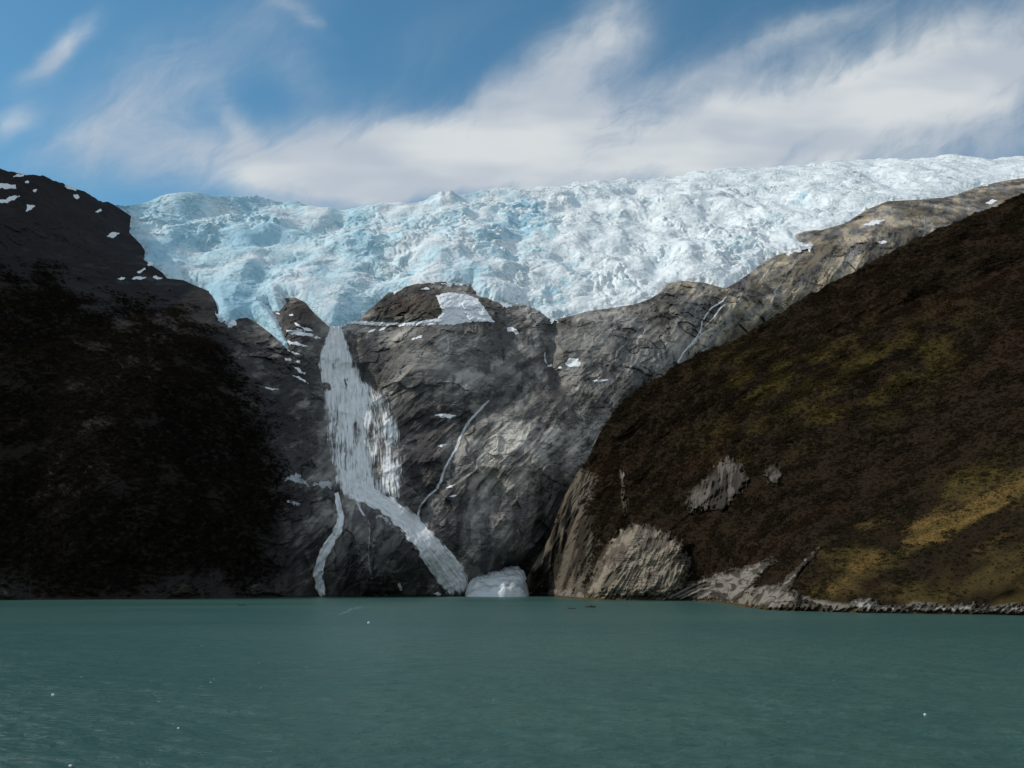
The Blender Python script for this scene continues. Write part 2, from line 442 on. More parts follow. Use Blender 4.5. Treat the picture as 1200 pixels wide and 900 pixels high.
def rock_relief(Pw, px, py, smooth_mask):
    warp = np.stack([perlin(Pw / 60, 5), perlin(Pw / 60, 6), perlin(Pw / 60, 7)], -1) * 7
    Q = Pw + warp
    r = 13 * fbm(Pw / 150, 3, 21)
    r += -11 * (ridged(Q / np.array([110, 110, 120]), 3, 31, 0.42) - 1.1)
    bands = ridged(strike(Q, 52, 95, 13, 60), 3, 41) - 1.0
    r += -3.4 * bands * (1 - 0.7 * smooth_mask)
    fine = ridged(strike(Q, 47, 34, 4.2, 26), 3, 51) - 1.0
    soft = 0.15 + 0.85 * sstep(fbm(Pw / 70, 2, 57), -0.1, 0.5)
    r += -1.2 * fine * (1 - 0.85 * smooth_mask) * soft
    r += -1.1 * (ridged(strike(Q, 55, 70, 2.6, 40), 2, 55) - 1.0) * (1 - 0.9 * smooth_mask) * soft
    r += 1.1 * fbm(Pw / 13, 4, 61) * (1 - 0.6 * smooth_mask)
    for cell, asp, sd, amp, deep in ((60, 2.0, 3, 7.0, 4.5), (22, 3.2, 5, 2.0, 2.2), (9, 3.6, 9, 0.7, 0.9)):
        q = strike(Q, 50, cell * asp, cell, 1.0)
        f1, f2, cid, ox, oy = worley(q[..., 0] + 0.6 * perlin(Pw / 30, sd), q[..., 1] + 0.6 * perlin(Pw / 30, sd + 50), sd)
        rnd = (cid >> np.uint32(20)).astype(np.float32) / 4095.0
        tx = ((cid >> np.uint32(4)) & np.uint32(255)) / 255.0 - 0.5; ty = ((cid >> np.uint32(12)) & np.uint32(255)) / 255.0 - 0.5
        e = sstep(f2 - f1, 0.0, 0.09)
        r += (amp * ((rnd - 0.5) + 1.5 * (tx * ox + ty * oy)) * e + deep * (1 - e) * 0.6) * (1 - 0.75 * smooth_mask)
    return r


cols = np.concatenate([np.arange(-520, -20, 7.0), np.arange(-20, 1230, 1.2), np.arange(1230, 1500, 10.0)])
NR = 420
vv = np.linspace(0, 1, NR)
PX = np.repeat(cols[None], NR, 0)
top = sky_row(cols); bot = np.interp(cols, [-520, 0, 300, 600, 700, 1500], [722, 719, 716, 713, 712, 706])
PY = top[None] + (bot - top)[None] * vv[:, None]
S0 = bed_spline(PX, PY)
R0 = rays(PX, PY)
PB = CAMP + R0 * S0[..., None]
sdf_ice = poly_sdf(PX, PY, ICE)
domes = np.clip(gauss(PX, PY, 505, 425, 50, 32) + gauss(PX, PY, 600, 420, 34, 30) + gauss(PX, PY, 560, 640, 50, 50) + 0.8 * gauss(PX, PY, 620, 510, 45, 38), 0, 1)
wet = np.exp(-(seg_dist(PX, PY, [(392, 383), (398, 440), (415, 500), (425, 570), (425, 580)]) / 42) ** 4)
wet = np.maximum(wet, np.exp(-(seg_dist(PX, PY, [(425, 575), (480, 612), (520, 650), (542, 699)]) / 18) ** 4))
rel = rock_relief(PB, PX, PY, np.maximum(domes, wet * 1.1))
for ln, w, d in CLEFTS: rel += d * np.exp(-(seg_dist(PX, PY, ln) / w) ** 2)
for x, y, rx, ry, a in SWELLS: rel += a * gauss(PX, PY, x, y, rx, ry)
under = sstep(sdf_ice, -2, 8)
rel *= 1 - 0.5 * sstep(-(PX - 0.2 * (PY - 300)), -320, -220)
rel = rel * (1 - under) * sstep(PY - top[None], -1, 14) * lerp(1.0, 0.5, sstep(PY, 670, 700))
SB = S0 + rel / np.linalg.norm(R0, axis=-1)
PB0 = PB
PBD = CAMP + R0 * SB[..., None]
PBD[..., 2] -= 16 * under


def bed(px, py, lift=0.0):
    """point of the mountain's surface at a view direction, lifted towards the viewer"""
    px, py = np.asarray(px, float), np.asarray(py, float)
    c = np.interp(px, cols, np.arange(len(cols)))
    t = np.interp(px, cols, top); b = np.interp(px, cols, bot)
    r = np.clip((py - t) / (b - t), 0, 1) * (NR - 1)
    c0 = np.clip(np.floor(c).astype(int), 0, len(cols) - 2); r0 = np.clip(np.floor(r).astype(int), 0, NR - 2)
    fc, fr = c - c0, r - r0
    s = (SB[r0, c0] * (1 - fc) + SB[r0, c0 + 1] * fc) * (1 - fr) + (SB[r0 + 1, c0] * (1 - fc) + SB[r0 + 1, c0 + 1] * fc) * fr
    R = rays(px, py)
    return CAMP + R * (s - lift / np.linalg.norm(R, axis=-1))[..., None]


def blendc(c, colr, m): return c + (np.array(colr) - c) * m[..., None]


# rock colours: grey slabs, brown strip on the right, dark knob, painted shade plus a veil of soil and scrub on the left
nz = fbm(PB / 45, 4, 71); nz2 = fbm(strike(PB, 50, 120, 16, 80), 4, 81); nz3 = fbm(PB / np.array([9, 30, 70]), 3, 91)
nzf = fbm(strike(PB, 48, 30, 8, 30), 4, 77, 0.6)
col = np.zeros(PB.shape) + np.array([0.175, 0.166, 0.154])
col = blendc(col, (0.32, 0.30, 0.265), sstep(nz2, 0.05, 0.5) * 0.85)
col = blendc(col, (0.060, 0.058, 0.060), sstep(nz3 + nz * 0.7, 0.05, 0.55) * 0.8)
col = blendc(col, (0.42, 0.39, 0.345), np.clip(1.2 * gauss(PX, PY, 630, 515, 56, 44, -25) + 0.7 * gauss(PX, PY, 575, 555, 30, 40) + 0.5 * gauss(PX, PY, 700, 500, 26, 40), 0, 1) * sstep(nz2 + nz + 0.6 * nzf, -0.15, 0.12) * 0.8)
col = blendc(col, (0.32, 0.265, 0.19), sstep(nz2 + 0.3 * nz, -0.4, 0.4) * sstep(PX - 0.9 * PY, 380, 540) * 0.85)
col = blendc(col, (0.058, 0.046, 0.036), np.clip(gauss(PX, PY, 500, 358, 62, 17) * 1.4 + gauss(PX, PY, 352, 365, 22, 18), 0, 1) * 0.9)
col = blendc(col, (0.17, 0.13, 0.07), gauss(PX, PY, 680, 560, 30, 60) * sstep(nz, 0, 0.6) * 0.6)
nzl = fbm(strike(PB, 50, 120, 60, 130), 6, 75, 0.62) * 0.8
col = col * np.clip(1 + 0.65 * sstep(nzl, 0.10, 0.28) - 0.42 * sstep(-nzl, 0.05, 0.22), 0.4, 2)[..., None]
wet_shade = np.clip(gauss(PX, PY, 460, 650, 66, 50) + gauss(PX, PY, 495, 540, 26, 75) + 1.3 * gauss(PX, PY, 340, 550, 44, 160) + 0.8 * gauss(PX, PY, 440, 425, 22, 34) + 0.7 * gauss(PX, PY, 590, 635, 40, 40)
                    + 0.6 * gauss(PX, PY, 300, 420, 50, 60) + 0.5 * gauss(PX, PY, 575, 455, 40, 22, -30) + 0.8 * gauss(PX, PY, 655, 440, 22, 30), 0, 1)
col = blendc(col, (0.056, 0.053, 0.056), wet_shade * sstep(nz2 * 0.7 + nz + 0.5 * nzf, -0.8, -0.2) * 0.9)  # cliff shade painted into the rock colour, along with wet rock near the falls
col = blendc(col, (0.36, 0.345, 0.315), np.clip(1.2 * gauss(PX, PY, 515, 418, 50, 22, -14) + 0.8 * gauss(PX, PY, 690, 400, 34, 24), 0, 1) * sstep(nz, -0.8, 0.1) * 0.8)
VEG_L = [(-600, 330), (60, 330), (110, 360), (190, 372), (240, 395), (275, 450), (300, 500), (312, 560), (318, 620), (305, 668), (250, 684), (100, 692), (-600, 694)]
sv = poly_sdf(PX, PY, VEG_L)
vegL = sstep(sv + 22 * nz + 14 * nz2 + 4 + 0.35 * np.maximum(sv, 0), -22, 30)
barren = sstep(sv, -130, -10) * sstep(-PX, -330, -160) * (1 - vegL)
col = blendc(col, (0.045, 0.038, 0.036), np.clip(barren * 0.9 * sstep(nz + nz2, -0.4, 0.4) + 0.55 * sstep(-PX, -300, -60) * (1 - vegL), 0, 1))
left_shade = sstep(-(PX - 0.22 * (PY - 300) + 20 * nz), -325, -205)  # shadowed side of the left mountain, put into the rock colour as near-black
col = blendc(col, (0.027, 0.023, 0.023), left_shade * 0.92)
col = blendc(col, (0.075, 0.069, 0.066), left_shade * sstep(nz + nz2, 0.15, 0.9) * gauss(PX, PY, 160, 330, 90, 60) * 0.8)
col = blendc(col, (0.020, 0.016, 0.013), vegL)
tide = sstep(-PBD[..., 2], -2.2, -0.6)
col = blendc(col, (0.045, 0.040, 0.030), tide * 0.8)

# the back of the ridge, falling away out of sight
nb = 12
bk = np.linspace(1, 0.06, nb)[:, None, None] ** 1.5
back = PBD[0][None] + np.concatenate([0 * bk, 700 * bk, -430 * bk], -1)
PFULL = np.concatenate([back, PBD], 0)
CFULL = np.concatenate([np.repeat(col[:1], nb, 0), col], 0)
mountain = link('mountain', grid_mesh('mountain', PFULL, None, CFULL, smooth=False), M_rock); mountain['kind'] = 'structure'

# ------------------------------------------------------------------ glacier
gc = np.arange(118, 1300, 1.15); gNR = 330
gtop = np.interp(gc, SKY[:, 0], SKY[:, 1])
gbot = np.interp(gc, [118, 136, 170, 255, 345, 400, 430, 640, 700, 870, 960, 1200, 1300], [246, 250, 322, 392, 416, 392, 392, 386, 380, 348, 304, 222, 208])
gv = np.linspace(0, 1, gNR)[:, None]
GX = np.repeat(gc[None], gNR, 0); GY = gtop[None] + (gbot - gtop)[None] * gv
GS = bed_spline(GX, GY); GP = CAMP + rays(GX, GY) * GS[..., None]
gj = perlin(np.stack([GX / 9, GY / 9, GX * 0], -1), 3) * 4.0 + perlin(np.stack([GX / 3.6, GY / 3.0, GX * 0], -1), 4) * 2.6
gs = poly_sdf(GX, GY, ICE) + gj


def grid_normals(P):
    a = np.gradient(P, axis=1); b = np.gradient(P, axis=0)
    n = np.cross(b, a); n /= np.linalg.norm(n, axis=-1, keepdims=True) + 1e-9
    return np.where((n[..., 2:3] < 0), -n, n)


gn = grid_normals(GP); gd = gn * 0.65 + np.array([0, -0.10, 0.45]); gd /= np.linalg.norm(gd, axis=-1, keepdims=True)
sx, sy = GP[..., 0], GP[..., 1] * 0.75 + GP[..., 2] * 0.6          # along the ice, across / down
wx = fbm(GP / 90, 3, 101); wy = fbm(GP / 90, 3, 111)
sx2, sy2 = sx + 34 * wx, sy + 34 * wy
h = 30 * sstep(GX, 130, 260) * fbm(np.stack([sx / 150, sy / 270, sx * 0], -1), 3, 121)


def seracs(cell, seed, amp, sharp):
    f1, f2, cid, ox, oy = worley(sx2 / cell, sy2 / (cell * 1.7), seed)
    rnd = (cid >> np.uint32(20)).astype(np.float32) / 4095.0
    tx = ((cid >> np.uint32(4)) & np.uint32(255)) / 255.0 - 0.5; ty = ((cid >> np.uint32(12)) & np.uint32(255)) / 255.0 - 0.5
    edge = sstep(f2 - f1, 0.0, sharp)
    return amp * ((rnd - 0.35) * edge + (tx * ox + ty * oy) * 1.1 * edge - 0.45 * (1 - edge))


rough_n = fbm(np.stack([sx / 130, sy / 260, sx * 0 + 2], -1), 3, 131)
upper = sstep(GX, 600, 950) * sstep(-GY, -300, -225)                  # calmer snow-covered ice, upper right
br = sstep(rough_n, -0.25, 0.45) * (1 - 0.80 * upper)
h += seracs(90, 7, 9, 0.7) * (1 - 0.5 * upper)
h += seracs(38, 1, 5.5, 0.30) * (0.25 + 0.75 * br) + seracs(17, 2, 5.2, 0.25) * (0.12 + 0.88 * br) + seracs(9, 3, 2.6, 0.3) * (0.10 + 0.9 * br) + seracs(4.6, 4, 1.1, 0.3) * (0.15 + 0.85 * br)
crev = ridged(np.stack([sx2 / 120, sy2 / 19, sx * 0], -1), 2, 141)
h += -9.0 * sstep(crev, 1.25, 1.46) * (0.30 + 0.70 * upper)
h += -4.0 * (1 - ridged(np.stack([sx2 / 30, sy2 / 75, sx * 0], -1), 3, 151) / 1.7) * (0.2 + br)
h += 6.0 * fbm(np.stack([sx2 / 26, sy2 / 60, sx * 0], -1), 4, 165) * (0.35 + 0.65 * br) + 1.0 * fbm(GP / 6, 3, 161)
smooth_chute = np.clip(gauss(GX, GY, 385, 350, 34, 40) + 0.3 * gauss(GX, GY, 290, 375, 22, 25), 0, 1)
h *= 1 - 0.55 * smooth_chute
h += 34 * np.maximum(0, 1 - np.abs(GX - 517 + 4 * perlin(GP / 14, 66)) / 24) * gauss(GX, GY, 519, 241, 30, 10) + 22 * gauss(GX, GY, 529, 239, 5, 8)                            # the white pinnacle on the skyline
gsm = gs - 0.75 * gj
h = h * (0.55 + 0.45 * sstep(GY - gtop[None], 0, 28))
h += 9 * np.maximum(0, 1 - np.abs(GX - 517) / 20) * gauss(GX, GY, 519, 241, 30, 8)
thick = -3 + 10 * sstep(gsm, -1.5, 9) + 12 * sstep(gsm, 4, 45)
ramp = sstep(gsm, 0, 26)
GD = GP + gd * (thick + (h + 6 * np.sign(h) * 0) * 0.84 * (0.34 + 0.66 * ramp) * sstep(gs, -1, 3))[..., None]
gn2 = grid_normals(GD)
steep = 1 - np.clip(gn2[..., 2], 0, 1)
bl = np.clip(0.86 - (GX - 360) / 560, 0.10, 0.95)                     # more bare blue ice on the broken left side
bl = bl + 0.55 * fbm(np.stack([sx / 80, sy / 210, sx * 0], -1), 4, 171) + 0.18 * fbm(GP / 14, 3, 181)
blue = np.clip(bl * 0.9 + (steep - 0.45) * 0.9, 0, 1)
blue = np.clip(blue + 0.8 * np.clip(sum(gauss(GX, GY, *g) for g in [(590, 262, 34, 18, -25), (625, 255, 30, 14, 0), (610, 290, 36, 16, 20), (830, 235, 14, 6, -10), (935, 242, 16, 7, -20), (975, 230, 8, 5, 0), (890, 252, 9, 4, 20), (650, 340, 20, 16, -30)]), 0, 1) * sstep(fbm(GP / 30, 3, 191), -0.5, 0.5), 0, 1)
gcol = np.zeros(GP.shape) + np.array([0.81, 0.86, 0.875])
gcol = blendc(gcol, (0.52, 0.73, 0.81), sstep(blue, 0.15, 0.75))
gcol = blendc(gcol, (0.27, 0.53, 0.67), sstep(blue, 0.70, 1.15) * 0.8)
dirt = sstep(ridged(np.stack([(sx2 * 0.9 + sy2 * 0.45) / 220, (sy2 * 0.9 - sx2 * 0.45) / 16, sx * 0], -1), 2, 201), 1.25, 1.45)
dmask = np.clip(gauss(GX, GY, 870, 222, 90, 14) + gauss(GX, GY, 1000, 228, 60, 12) + 0.9 * gauss(GX, GY, 250, 226, 60, 8) + 0.5 * gauss(GX, GY, 1140, 190, 60, 10) + 0.35 * gauss(GX, GY, 560, 230, 60, 8), 0, 1)
gcol = blendc(gcol, (0.22, 0.20, 0.17), np.clip(1.3 * dirt * dmask, 0, 1) * 0.9)
gcol = blendc(gcol, (0.30, 0.29, 0.27), sstep(-gs, -5, 0) * sstep(fbm(GP / 12, 3, 211), -0.1, 0.5) * 0.7)
keep = (gs[:-1, :-1] > -3) & (gs[1:, 1:] > -3)
bk = np.linspace(1, 0.05, 10)[:, None, None]
gback = GD[0][None] + np.concatenate([0 * bk, 800 * bk, -120 * bk ** 2], -1)
keep = np.concatenate([np.repeat((gs[:1, :-1] > -3), 10, 0), keep], 0)
glacier = link('glacier', grid_mesh('glacier', np.concatenate([gback, GD], 0), keep, np.concatenate([np.repeat(gcol[:1], 10, 0), gcol], 0)), M_ice)
tag(glacier, 'pale blue broken icefall spilling over the rock rim below the sky', 'glacier')

# ------------------------------------------------------------------ right hill
HSIL = np.array([(608, 694), (614, 684), (622, 668), (632, 650), (645, 628), (652, 606), (662, 580), (676, 556), (688, 540), (697, 520), (706, 500), (722, 480), (740, 462), (768, 444), (800, 424), (840, 406), (872, 393),
                 (905, 372), (940, 350), (985, 326), (1030, 302), (1065, 284), (1100, 268), (1150, 248), (1200, 227), (1290, 190), (1420, 150)], float)
HSHORE = np.array([(608, 696.5), (640, 698.5), (680, 702), (720, 703), (790, 704), (840, 705.5), (860, 709), (900, 714.5), (950, 716.5), (1000, 718), (1100, 719.5), (1200, 721), (1420, 726)], float)
HILL = [(x, y, sd_(y)) for x, y in HSHORE[1:]] + [(608, 696.5, 1222), (622, 668, 1214), (645, 628, 1204), (676, 556, 1186), (706, 500, 1190), (740, 462, 1200), (800, 424, 1190), (872, 393, 1160), (940, 350, 1130),
        (1030, 302, 1090), (1200, 227, 1020), (1420, 150, 950), (650, 660, 1190), (700, 640, 1030), (720, 600, 1060), (760, 540, 1090), (800, 620, 935), (800, 500, 1080),
        (860, 660, 800), (900, 620, 770), (900, 500, 930), (960, 640, 620), (1000, 600, 690), (1000, 500, 850), (1000, 400, 985), (1100, 620, 575), (1100, 500, 760), (1100, 400, 890),
        (1200, 640, 500), (1200, 560, 580), (1200, 450, 730), (1200, 330, 890), (1420, 640, 440), (1420, 450, 620), (1420, 300, 800)]
hill_spline = Spline(HILL)
hc = np.concatenate([np.arange(608, 1250, 1.2), np.arange(1250, 1421, 4.0)]); hNR = 420
hj = perlin(np.stack([hc / 14, hc * 0, hc * 0], -1), 9) * 3.4 + perlin(np.stack([hc / 4.5, hc * 0, hc * 0 + 4], -1), 9) * 1.2
htop = np.interp(hc, HSIL[:, 0], HSIL[:, 1]) + hj; hbot = np.interp(hc, HSHORE[:, 0], HSHORE[:, 1]) + 9
hv = np.linspace(0, 1, hNR)[:, None]
HX = np.repeat(hc[None], hNR, 0); HY = htop[None] + (hbot - htop)[None] * hv
HS0 = hill_spline(HX, HY); HR = rays(HX, HY); HP0 = CAMP + HR * HS0[..., None]
hnz = fbm(HP0 / 40, 4, 301); hnz2 = fbm(strike(HP0, 28, 120, 18, 60), 4, 311); hnz3 = fbm(HP0 / 90, 3, 321)
CLIFF = [(600, 700), (612, 660), (640, 628), (660, 575), (680, 545), (692, 560), (690, 600), (698, 632), (692, 665), (684, 706), (600, 706)]
crock = sstep(poly_sdf(HX, HY, CLIFF) + 12 * hnz, -8, 8)
hrel = 16 * fbm(HP0 / 130, 3, 331) + 7.5 * fbm(HP0 / 42, 4, 341) - 5 * (ridged(strike(HP0, 30, 110, 26, 60), 3, 351) - 1)
hrel += crock * (-6 * (ridged(strike(HP0, 74, 60, 11, 40), 4, 361) - 1) - 2.2 * (ridged(strike(HP0, 60, 22, 4, 20), 3, 371) - 1))
for ln, w, d in [([(700, 560), (712, 600), (700, 650), (690, 700)], 10, 12), ([(1200, 470), (1090, 520), (1010, 560), (940, 620), (905, 660)], 26, 9),
                 ([(1200, 575), (1120, 600), (1060, 628), (1010, 645)], 9, -5), ([(1200, 610), (1140, 632), (1090, 655)], 8, -4), ([(1200, 590), (1150, 605), (1080, 650)], 9, 5),
                 ([(900, 480), (950, 540), (920, 600)], 22, 8), ([(735, 620), (720, 580), (730, 520)], 8, 5)]:
    hrel += d * np.exp(-(seg_dist(HX, HY, ln) / w) ** 2)
hrel += -10 * gauss(HX, HY, 740, 660, 50, 40) - 9 * gauss(HX, HY, 850, 560, 45, 40) - 8 * gauss(HX, HY, 640, 640, 22, 40)
hscale = np.clip(HS0 / 1100, 0.35, 1.1)
hrel *= hscale * sstep(HY - htop[None], -1, 12) * lerp(1.0, 0.25, sstep(HY, 690, 712))
HS = HS0 + hrel / np.linalg.norm(HR, axis=-1)
HPD = CAMP + HR * HS[..., None]


def hill_at(px, py, lift=0.0):
    px, py = np.asarray(px, float), np.asarray(py, float)
    c = np.interp(px, hc, np.arange(len(hc))); t = np.interp(px, hc, htop); b = np.interp(px, hc, hbot)
    r = np.clip((py - t) / (b - t), 0, 1) * (hNR - 1)
    c0 = np.clip(np.floor(c).astype(int), 0, len(hc) - 2); r0 = np.clip(np.floor(r).astype(int), 0, hNR - 2); fc, fr = c - c0, r - r0
    s = (HS[r0, c0] * (1 - fc) + HS[r0, c0 + 1] * fc) * (1 - fr) + (HS[r0 + 1, c0] * (1 - fc) + HS[r0 + 1, c0 + 1] * fc) * fr
    R = rays(px, py)
    return CAMP + R * (s - lift / np.linalg.norm(R, axis=-1))[..., None]


def hill_tint(px, py, n1, n2, n3):
    c = np.zeros(px.shape + (3,)) + np.array([0.0215, 0.0155, 0.0098])
    c = blendc(c, (0.0265, 0.0165, 0.0105), sstep(n3 + 0.4 * n1, 0.1, 0.6) * 0.8)
    c = blendc(c, (0.064, 0.050, 0.014), np.clip(gauss(px, py, 1060, 425, 70, 36, -30) + 0.7 * gauss(px, py, 960, 430, 60, 30, -30) + 0.7 * gauss(px, py, 1150, 560, 60, 20, -20) + 0.8 * gauss(px, py, 880, 440, 60, 30) + 0.7 * gauss(px, py, 870, 520, 50, 25) + gauss(px, py, 980, 480, 40, 25), 0, 1) * sstep(n1, -0.3, 0.4) * 0.8)
    low = sstep(poly_sdf(px, py, [(935, 725), (960, 650), (1010, 610), (1060, 590), (1120, 570), (1210, 545), (1500, 470), (1500, 740)]) + 12 * n1, -14, 14)
    c = blendc(c, (0.074, 0.055, 0.020), low * sstep(n1 + 0.8 * n2, -0.35, 0.6) * 0.85)
    gold = np.clip(sum(np.exp(-(seg_dist(px, py, l) / w) ** 2) for l, w in [([(1225, 560), (1150, 588), (1080, 612), (1050, 620)], 8), ([(1180, 590), (1120, 616), (1062, 637)], 4), ([(1060, 634), (1120, 632)], 4),
                                  ([(1225, 600), (1175, 626), (1142, 646)], 5), ([(1225, 583), (1190, 598)], 5), ([(1000, 626), (1030, 617), (1080, 612)], 6), ([(1002, 666), (1024, 654)], 7), ([(975, 690), (990, 680)], 6)]), 0, 1)
    gold = gold * sstep(n1 + 1.2 * n2, -0.7, 0.35)
    c = blendc(c, (0.165, 0.107, 0.038), gold * 0.85)
    return c, low, gold


hcol, hlow, hgold = hill_tint(HX, HY, hnz, hnz2, hnz3)
rk = np.zeros(HX.shape + (3,)) + np.array([0.118, 0.099, 0.077])
rk = blendc(rk, (0.028, 0.023, 0.018), sstep(fbm(strike(HP0, 72, 60, 9, 40), 4, 381) + 0.5 * hnz, -0.15, 0.3) * 0.9)
hcol = hcol * (1 - crock[..., None]) + rk * crock[..., None]
tall = 14 * gauss(HX, HY, 850, 690, 90, 60) + 6 * gauss(HX, HY, 690, 690, 60, 60)
shore_rock = sstep(-HPD[..., 2] + 4.0 * hnz + 3.0 * hnz2 + tall, -4.5, -2.0)
hcol = blendc(hcol, (0.20, 0.178, 0.148), shore_rock * 0.85)
hcol = blendc(hcol, (0.05, 0.042, 0.032), shore_rock * sstep(fbm(strike(HP0, 25, 40, 3.5, 20), 4, 383), 0.0, 0.3) * 0.8)
hcol = blendc(hcol, (0.075, 0.052, 0.022), sstep(-HPD[..., 2], -1.9, -1.2))
bk = np.linspace(1, 0.06, 12)[:, None, None] ** 1.4
hback = HPD[0][None] + np.concatenate([-20 * bk, 170 * bk, -220 * bk], -1)
hill = link('hill', grid_mesh('hill', np.concatenate([hback, HPD], 0), None, np.concatenate([np.repeat(hcol[:1], 12, 0), hcol], 0)), M_soil)
hill['kind'] = 'structure'


# ------------------------------------------------------------------ scrub: wind-shorn bushes too many to count
def bushes(name, pts, tint, size, nleaf, seed):
    """leafy tufts: nleaf small blades spread through a low dome at every point"""
    r = np.random.default_rng(seed); n = len(pts); m = n * nleaf
    d = r.normal(size=(n, nleaf, 3)); d /= np.linalg.norm(d, axis=-1, keepdims=True)
    rad = r.uniform(0.45, 1.0, (n, nleaf, 1)) ** 0.6
    off = d * rad * np.array([1.0, 1.0, 0.75]); off[..., 2] = np.abs(off[..., 2]) * 1.0 - 0.1
    ctr = pts[:, None] + off * size[:, None, None]
    a = r.normal(size=(n, nleaf, 3)); b = r.normal(size=(n, nleaf, 3))
    a /= np.linalg.norm(a, axis=-1, keepdims=True); b -= a * (a * b).sum(-1, keepdims=True); b /= np.linalg.norm(b, axis=-1, keepdims=True)
    ls = size[:, None, None] * r.uniform(0.20, 0.38, (n, nleaf, 1))
    v = np.stack([ctr - a * ls, ctr + a * ls * 0.8 + b * ls * 0.6, ctr - b * ls * 0.9], 2).reshape(-1, 3)
    c = np.repeat((tint[:, None] * r.uniform(0.88, 1.12, (n, nleaf, 1)) * r.uniform(0.85, 1.18, (n, 1, 1))).reshape(-1, 3), 3, 0)
    me = raw_mesh(name, v, np.arange(m * 3), np.arange(m) * 3, np.full(m, 3), c, None, False)
    o = link(name, me, M_leaf); o['kind'] = 'stuff'
    return o


def scatter(PXg, PYg, Pg, weight, n, seed):
    r = np.random.default_rng(seed)
    a = np.linalg.norm(np.cross(Pg[1:, :-1] - Pg[:-1, :-1], Pg[:-1, 1:] - Pg[:-1, :-1]), axis=-1)
    w = (np.minimum(a, 60) * weight[:-1, :-1]).ravel(); cdf = np.cumsum(w); cdf /= cdf[-1]
    i = np.searchsorted(cdf, r.random(n)); i = np.minimum(i, len(w) - 1); ri, ci = np.divmod(i, a.shape[1])
    u, v = r.random((2, n))
    f = lambda A: A[ri, ci] * ((1 - u) * (1 - v)) + A[ri, ci + 1] * (u * (1 - v)) + A[ri + 1, ci] * ((1 - u) * v) + A[ri + 1, ci + 1] * (u * v)
    return f(PXg), f(PYg), np.stack([f(Pg[..., 0]), f(Pg[..., 1]), f(Pg[..., 2])], -1), r


inview = (PX > -40) & (PX < 420)
bx, by, bp, r_ = scatter(PX, PY, PBD, vegL * inview * sstep(nz, -0.9, 0.0) * (PBD[..., 2] > 3), 34000, 5)
t1 = fbm(bp / 70, 3, 401)[:, None]
bt = lerp(np.array([0.020, 0.0155, 0.012]), np.array([0.025, 0.0195, 0.012]), sstep(t1, -0.3, 0.4))
bushes('scrub', bp, bt, r_.uniform(1.2, 3.2, len(bp)), 22, 6)

hveg = (1 - crock) * (1 - 0.93 * hgold) * (1 - 0.5 * hlow * sstep(hnz, -0.3, 0.3)) * sstep(HPD[..., 2], 4.5, 9)
hveg *= (HX < 1390) * (0.35 + 0.65 * sstep(fbm(HP0 / 22, 3, 395), -0.5, 0.2))
OUT_POLYS = {
    'dome': [(679, 702), (688, 678), (700, 652), (714, 630), (728, 618), (744, 611), (762, 613), (782, 621), (800, 634), (812, 654), (812, 674), (800, 692), (784, 704)],
    'slab': [(770, 705), (800, 684), (828, 672), (862, 664), (906, 650), (914, 657), (898, 673), (882, 690), (868, 707), (850, 708), (840, 707)],
    'point': [(866, 711), (884, 698), (906, 686), (926, 668), (946, 649), (962, 638), (956, 652), (940, 672), (930, 690), (942, 700), (962, 706), (966, 718), (900, 716)],
    'ribs': [(802, 588), (808, 571), (824, 562), (838, 543), (853, 532), (872, 545), (879, 562), (862, 590), (850, 601), (830, 599), (808, 603)],
    'knuckle': [(894, 552), (903, 540), (912, 540), (919, 553), (914, 570), (900, 568)],
    'rib': [(724, 552), (733, 549), (736, 578), (734, 606), (730, 612), (727, 584)],
    'ledge': [(872, 714), (900, 708), (935, 711), (962, 707), (985, 709), (1000, 702), (1020, 699), (1034, 706), (1062, 708), (1090, 706), (1116, 707), (1140, 705), (1165, 710), (1190, 707), (1215, 709), (1245, 706), (1300, 709), (1350, 706), (1400, 708), (1400, 732), (1300, 727), (1245, 724), (1180, 721), (1080, 719), (1000, 718)],
}
out_mask = np.zeros(HX.shape)
for p in OUT_POLYS.values(): out_mask = np.maximum(out_mask, sstep(poly_sdf(HX, HY, p) + 5 * hnz, -1, 5))
hveg *= (1 - out_mask) * (1 - 0.92 * shore_rock)
bx, by, bp, r_ = scatter(HX, HY, HPD, hveg, 54000, 7)
bt, bl_, bg_ = hill_tint(bx, by, fbm(bp / 40, 4, 301), fbm(strike(bp, 28, 120, 18, 60), 4, 311), fbm(bp / 90, 3, 321))
pick = r_.random(len(bp))[:, None]
bt = np.where((bl_[:, None] > 0.5) & (pick < 0.55), np.array([[0.024, 0.024, 0.011]]), bt) * 1.5
bs = r_.uniform(0.7, 2.4, len(bp)) * (0.75 + 0.75 * sstep(fbm(bp / 25, 3, 391), -0.3, 0.6)) * np.clip(bp[:, 1] / 850, 0.5, 1.2)
bushes('scrub', bp, bt, bs, 24, 8)
# dry grass tufts on the golden slope
gx, gy, gp, r_ = scatter(HX, HY, HPD, np.clip(hgold * 1.0 + 0.25 * hlow, 0, 1) * (HX < 1390) * (1 - out_mask) * sstep(HPD[..., 2], 4.5, 8), 9000, 9)
gt, _, _ = hill_tint(gx, gy, fbm(gp / 40, 4, 301), fbm(strike(gp, 28, 120, 18, 60), 4, 311), fbm(gp / 90, 3, 321))
bushes('grass', gp, gt, r_.uniform(0.4, 1.0, len(gp)), 8, 10)


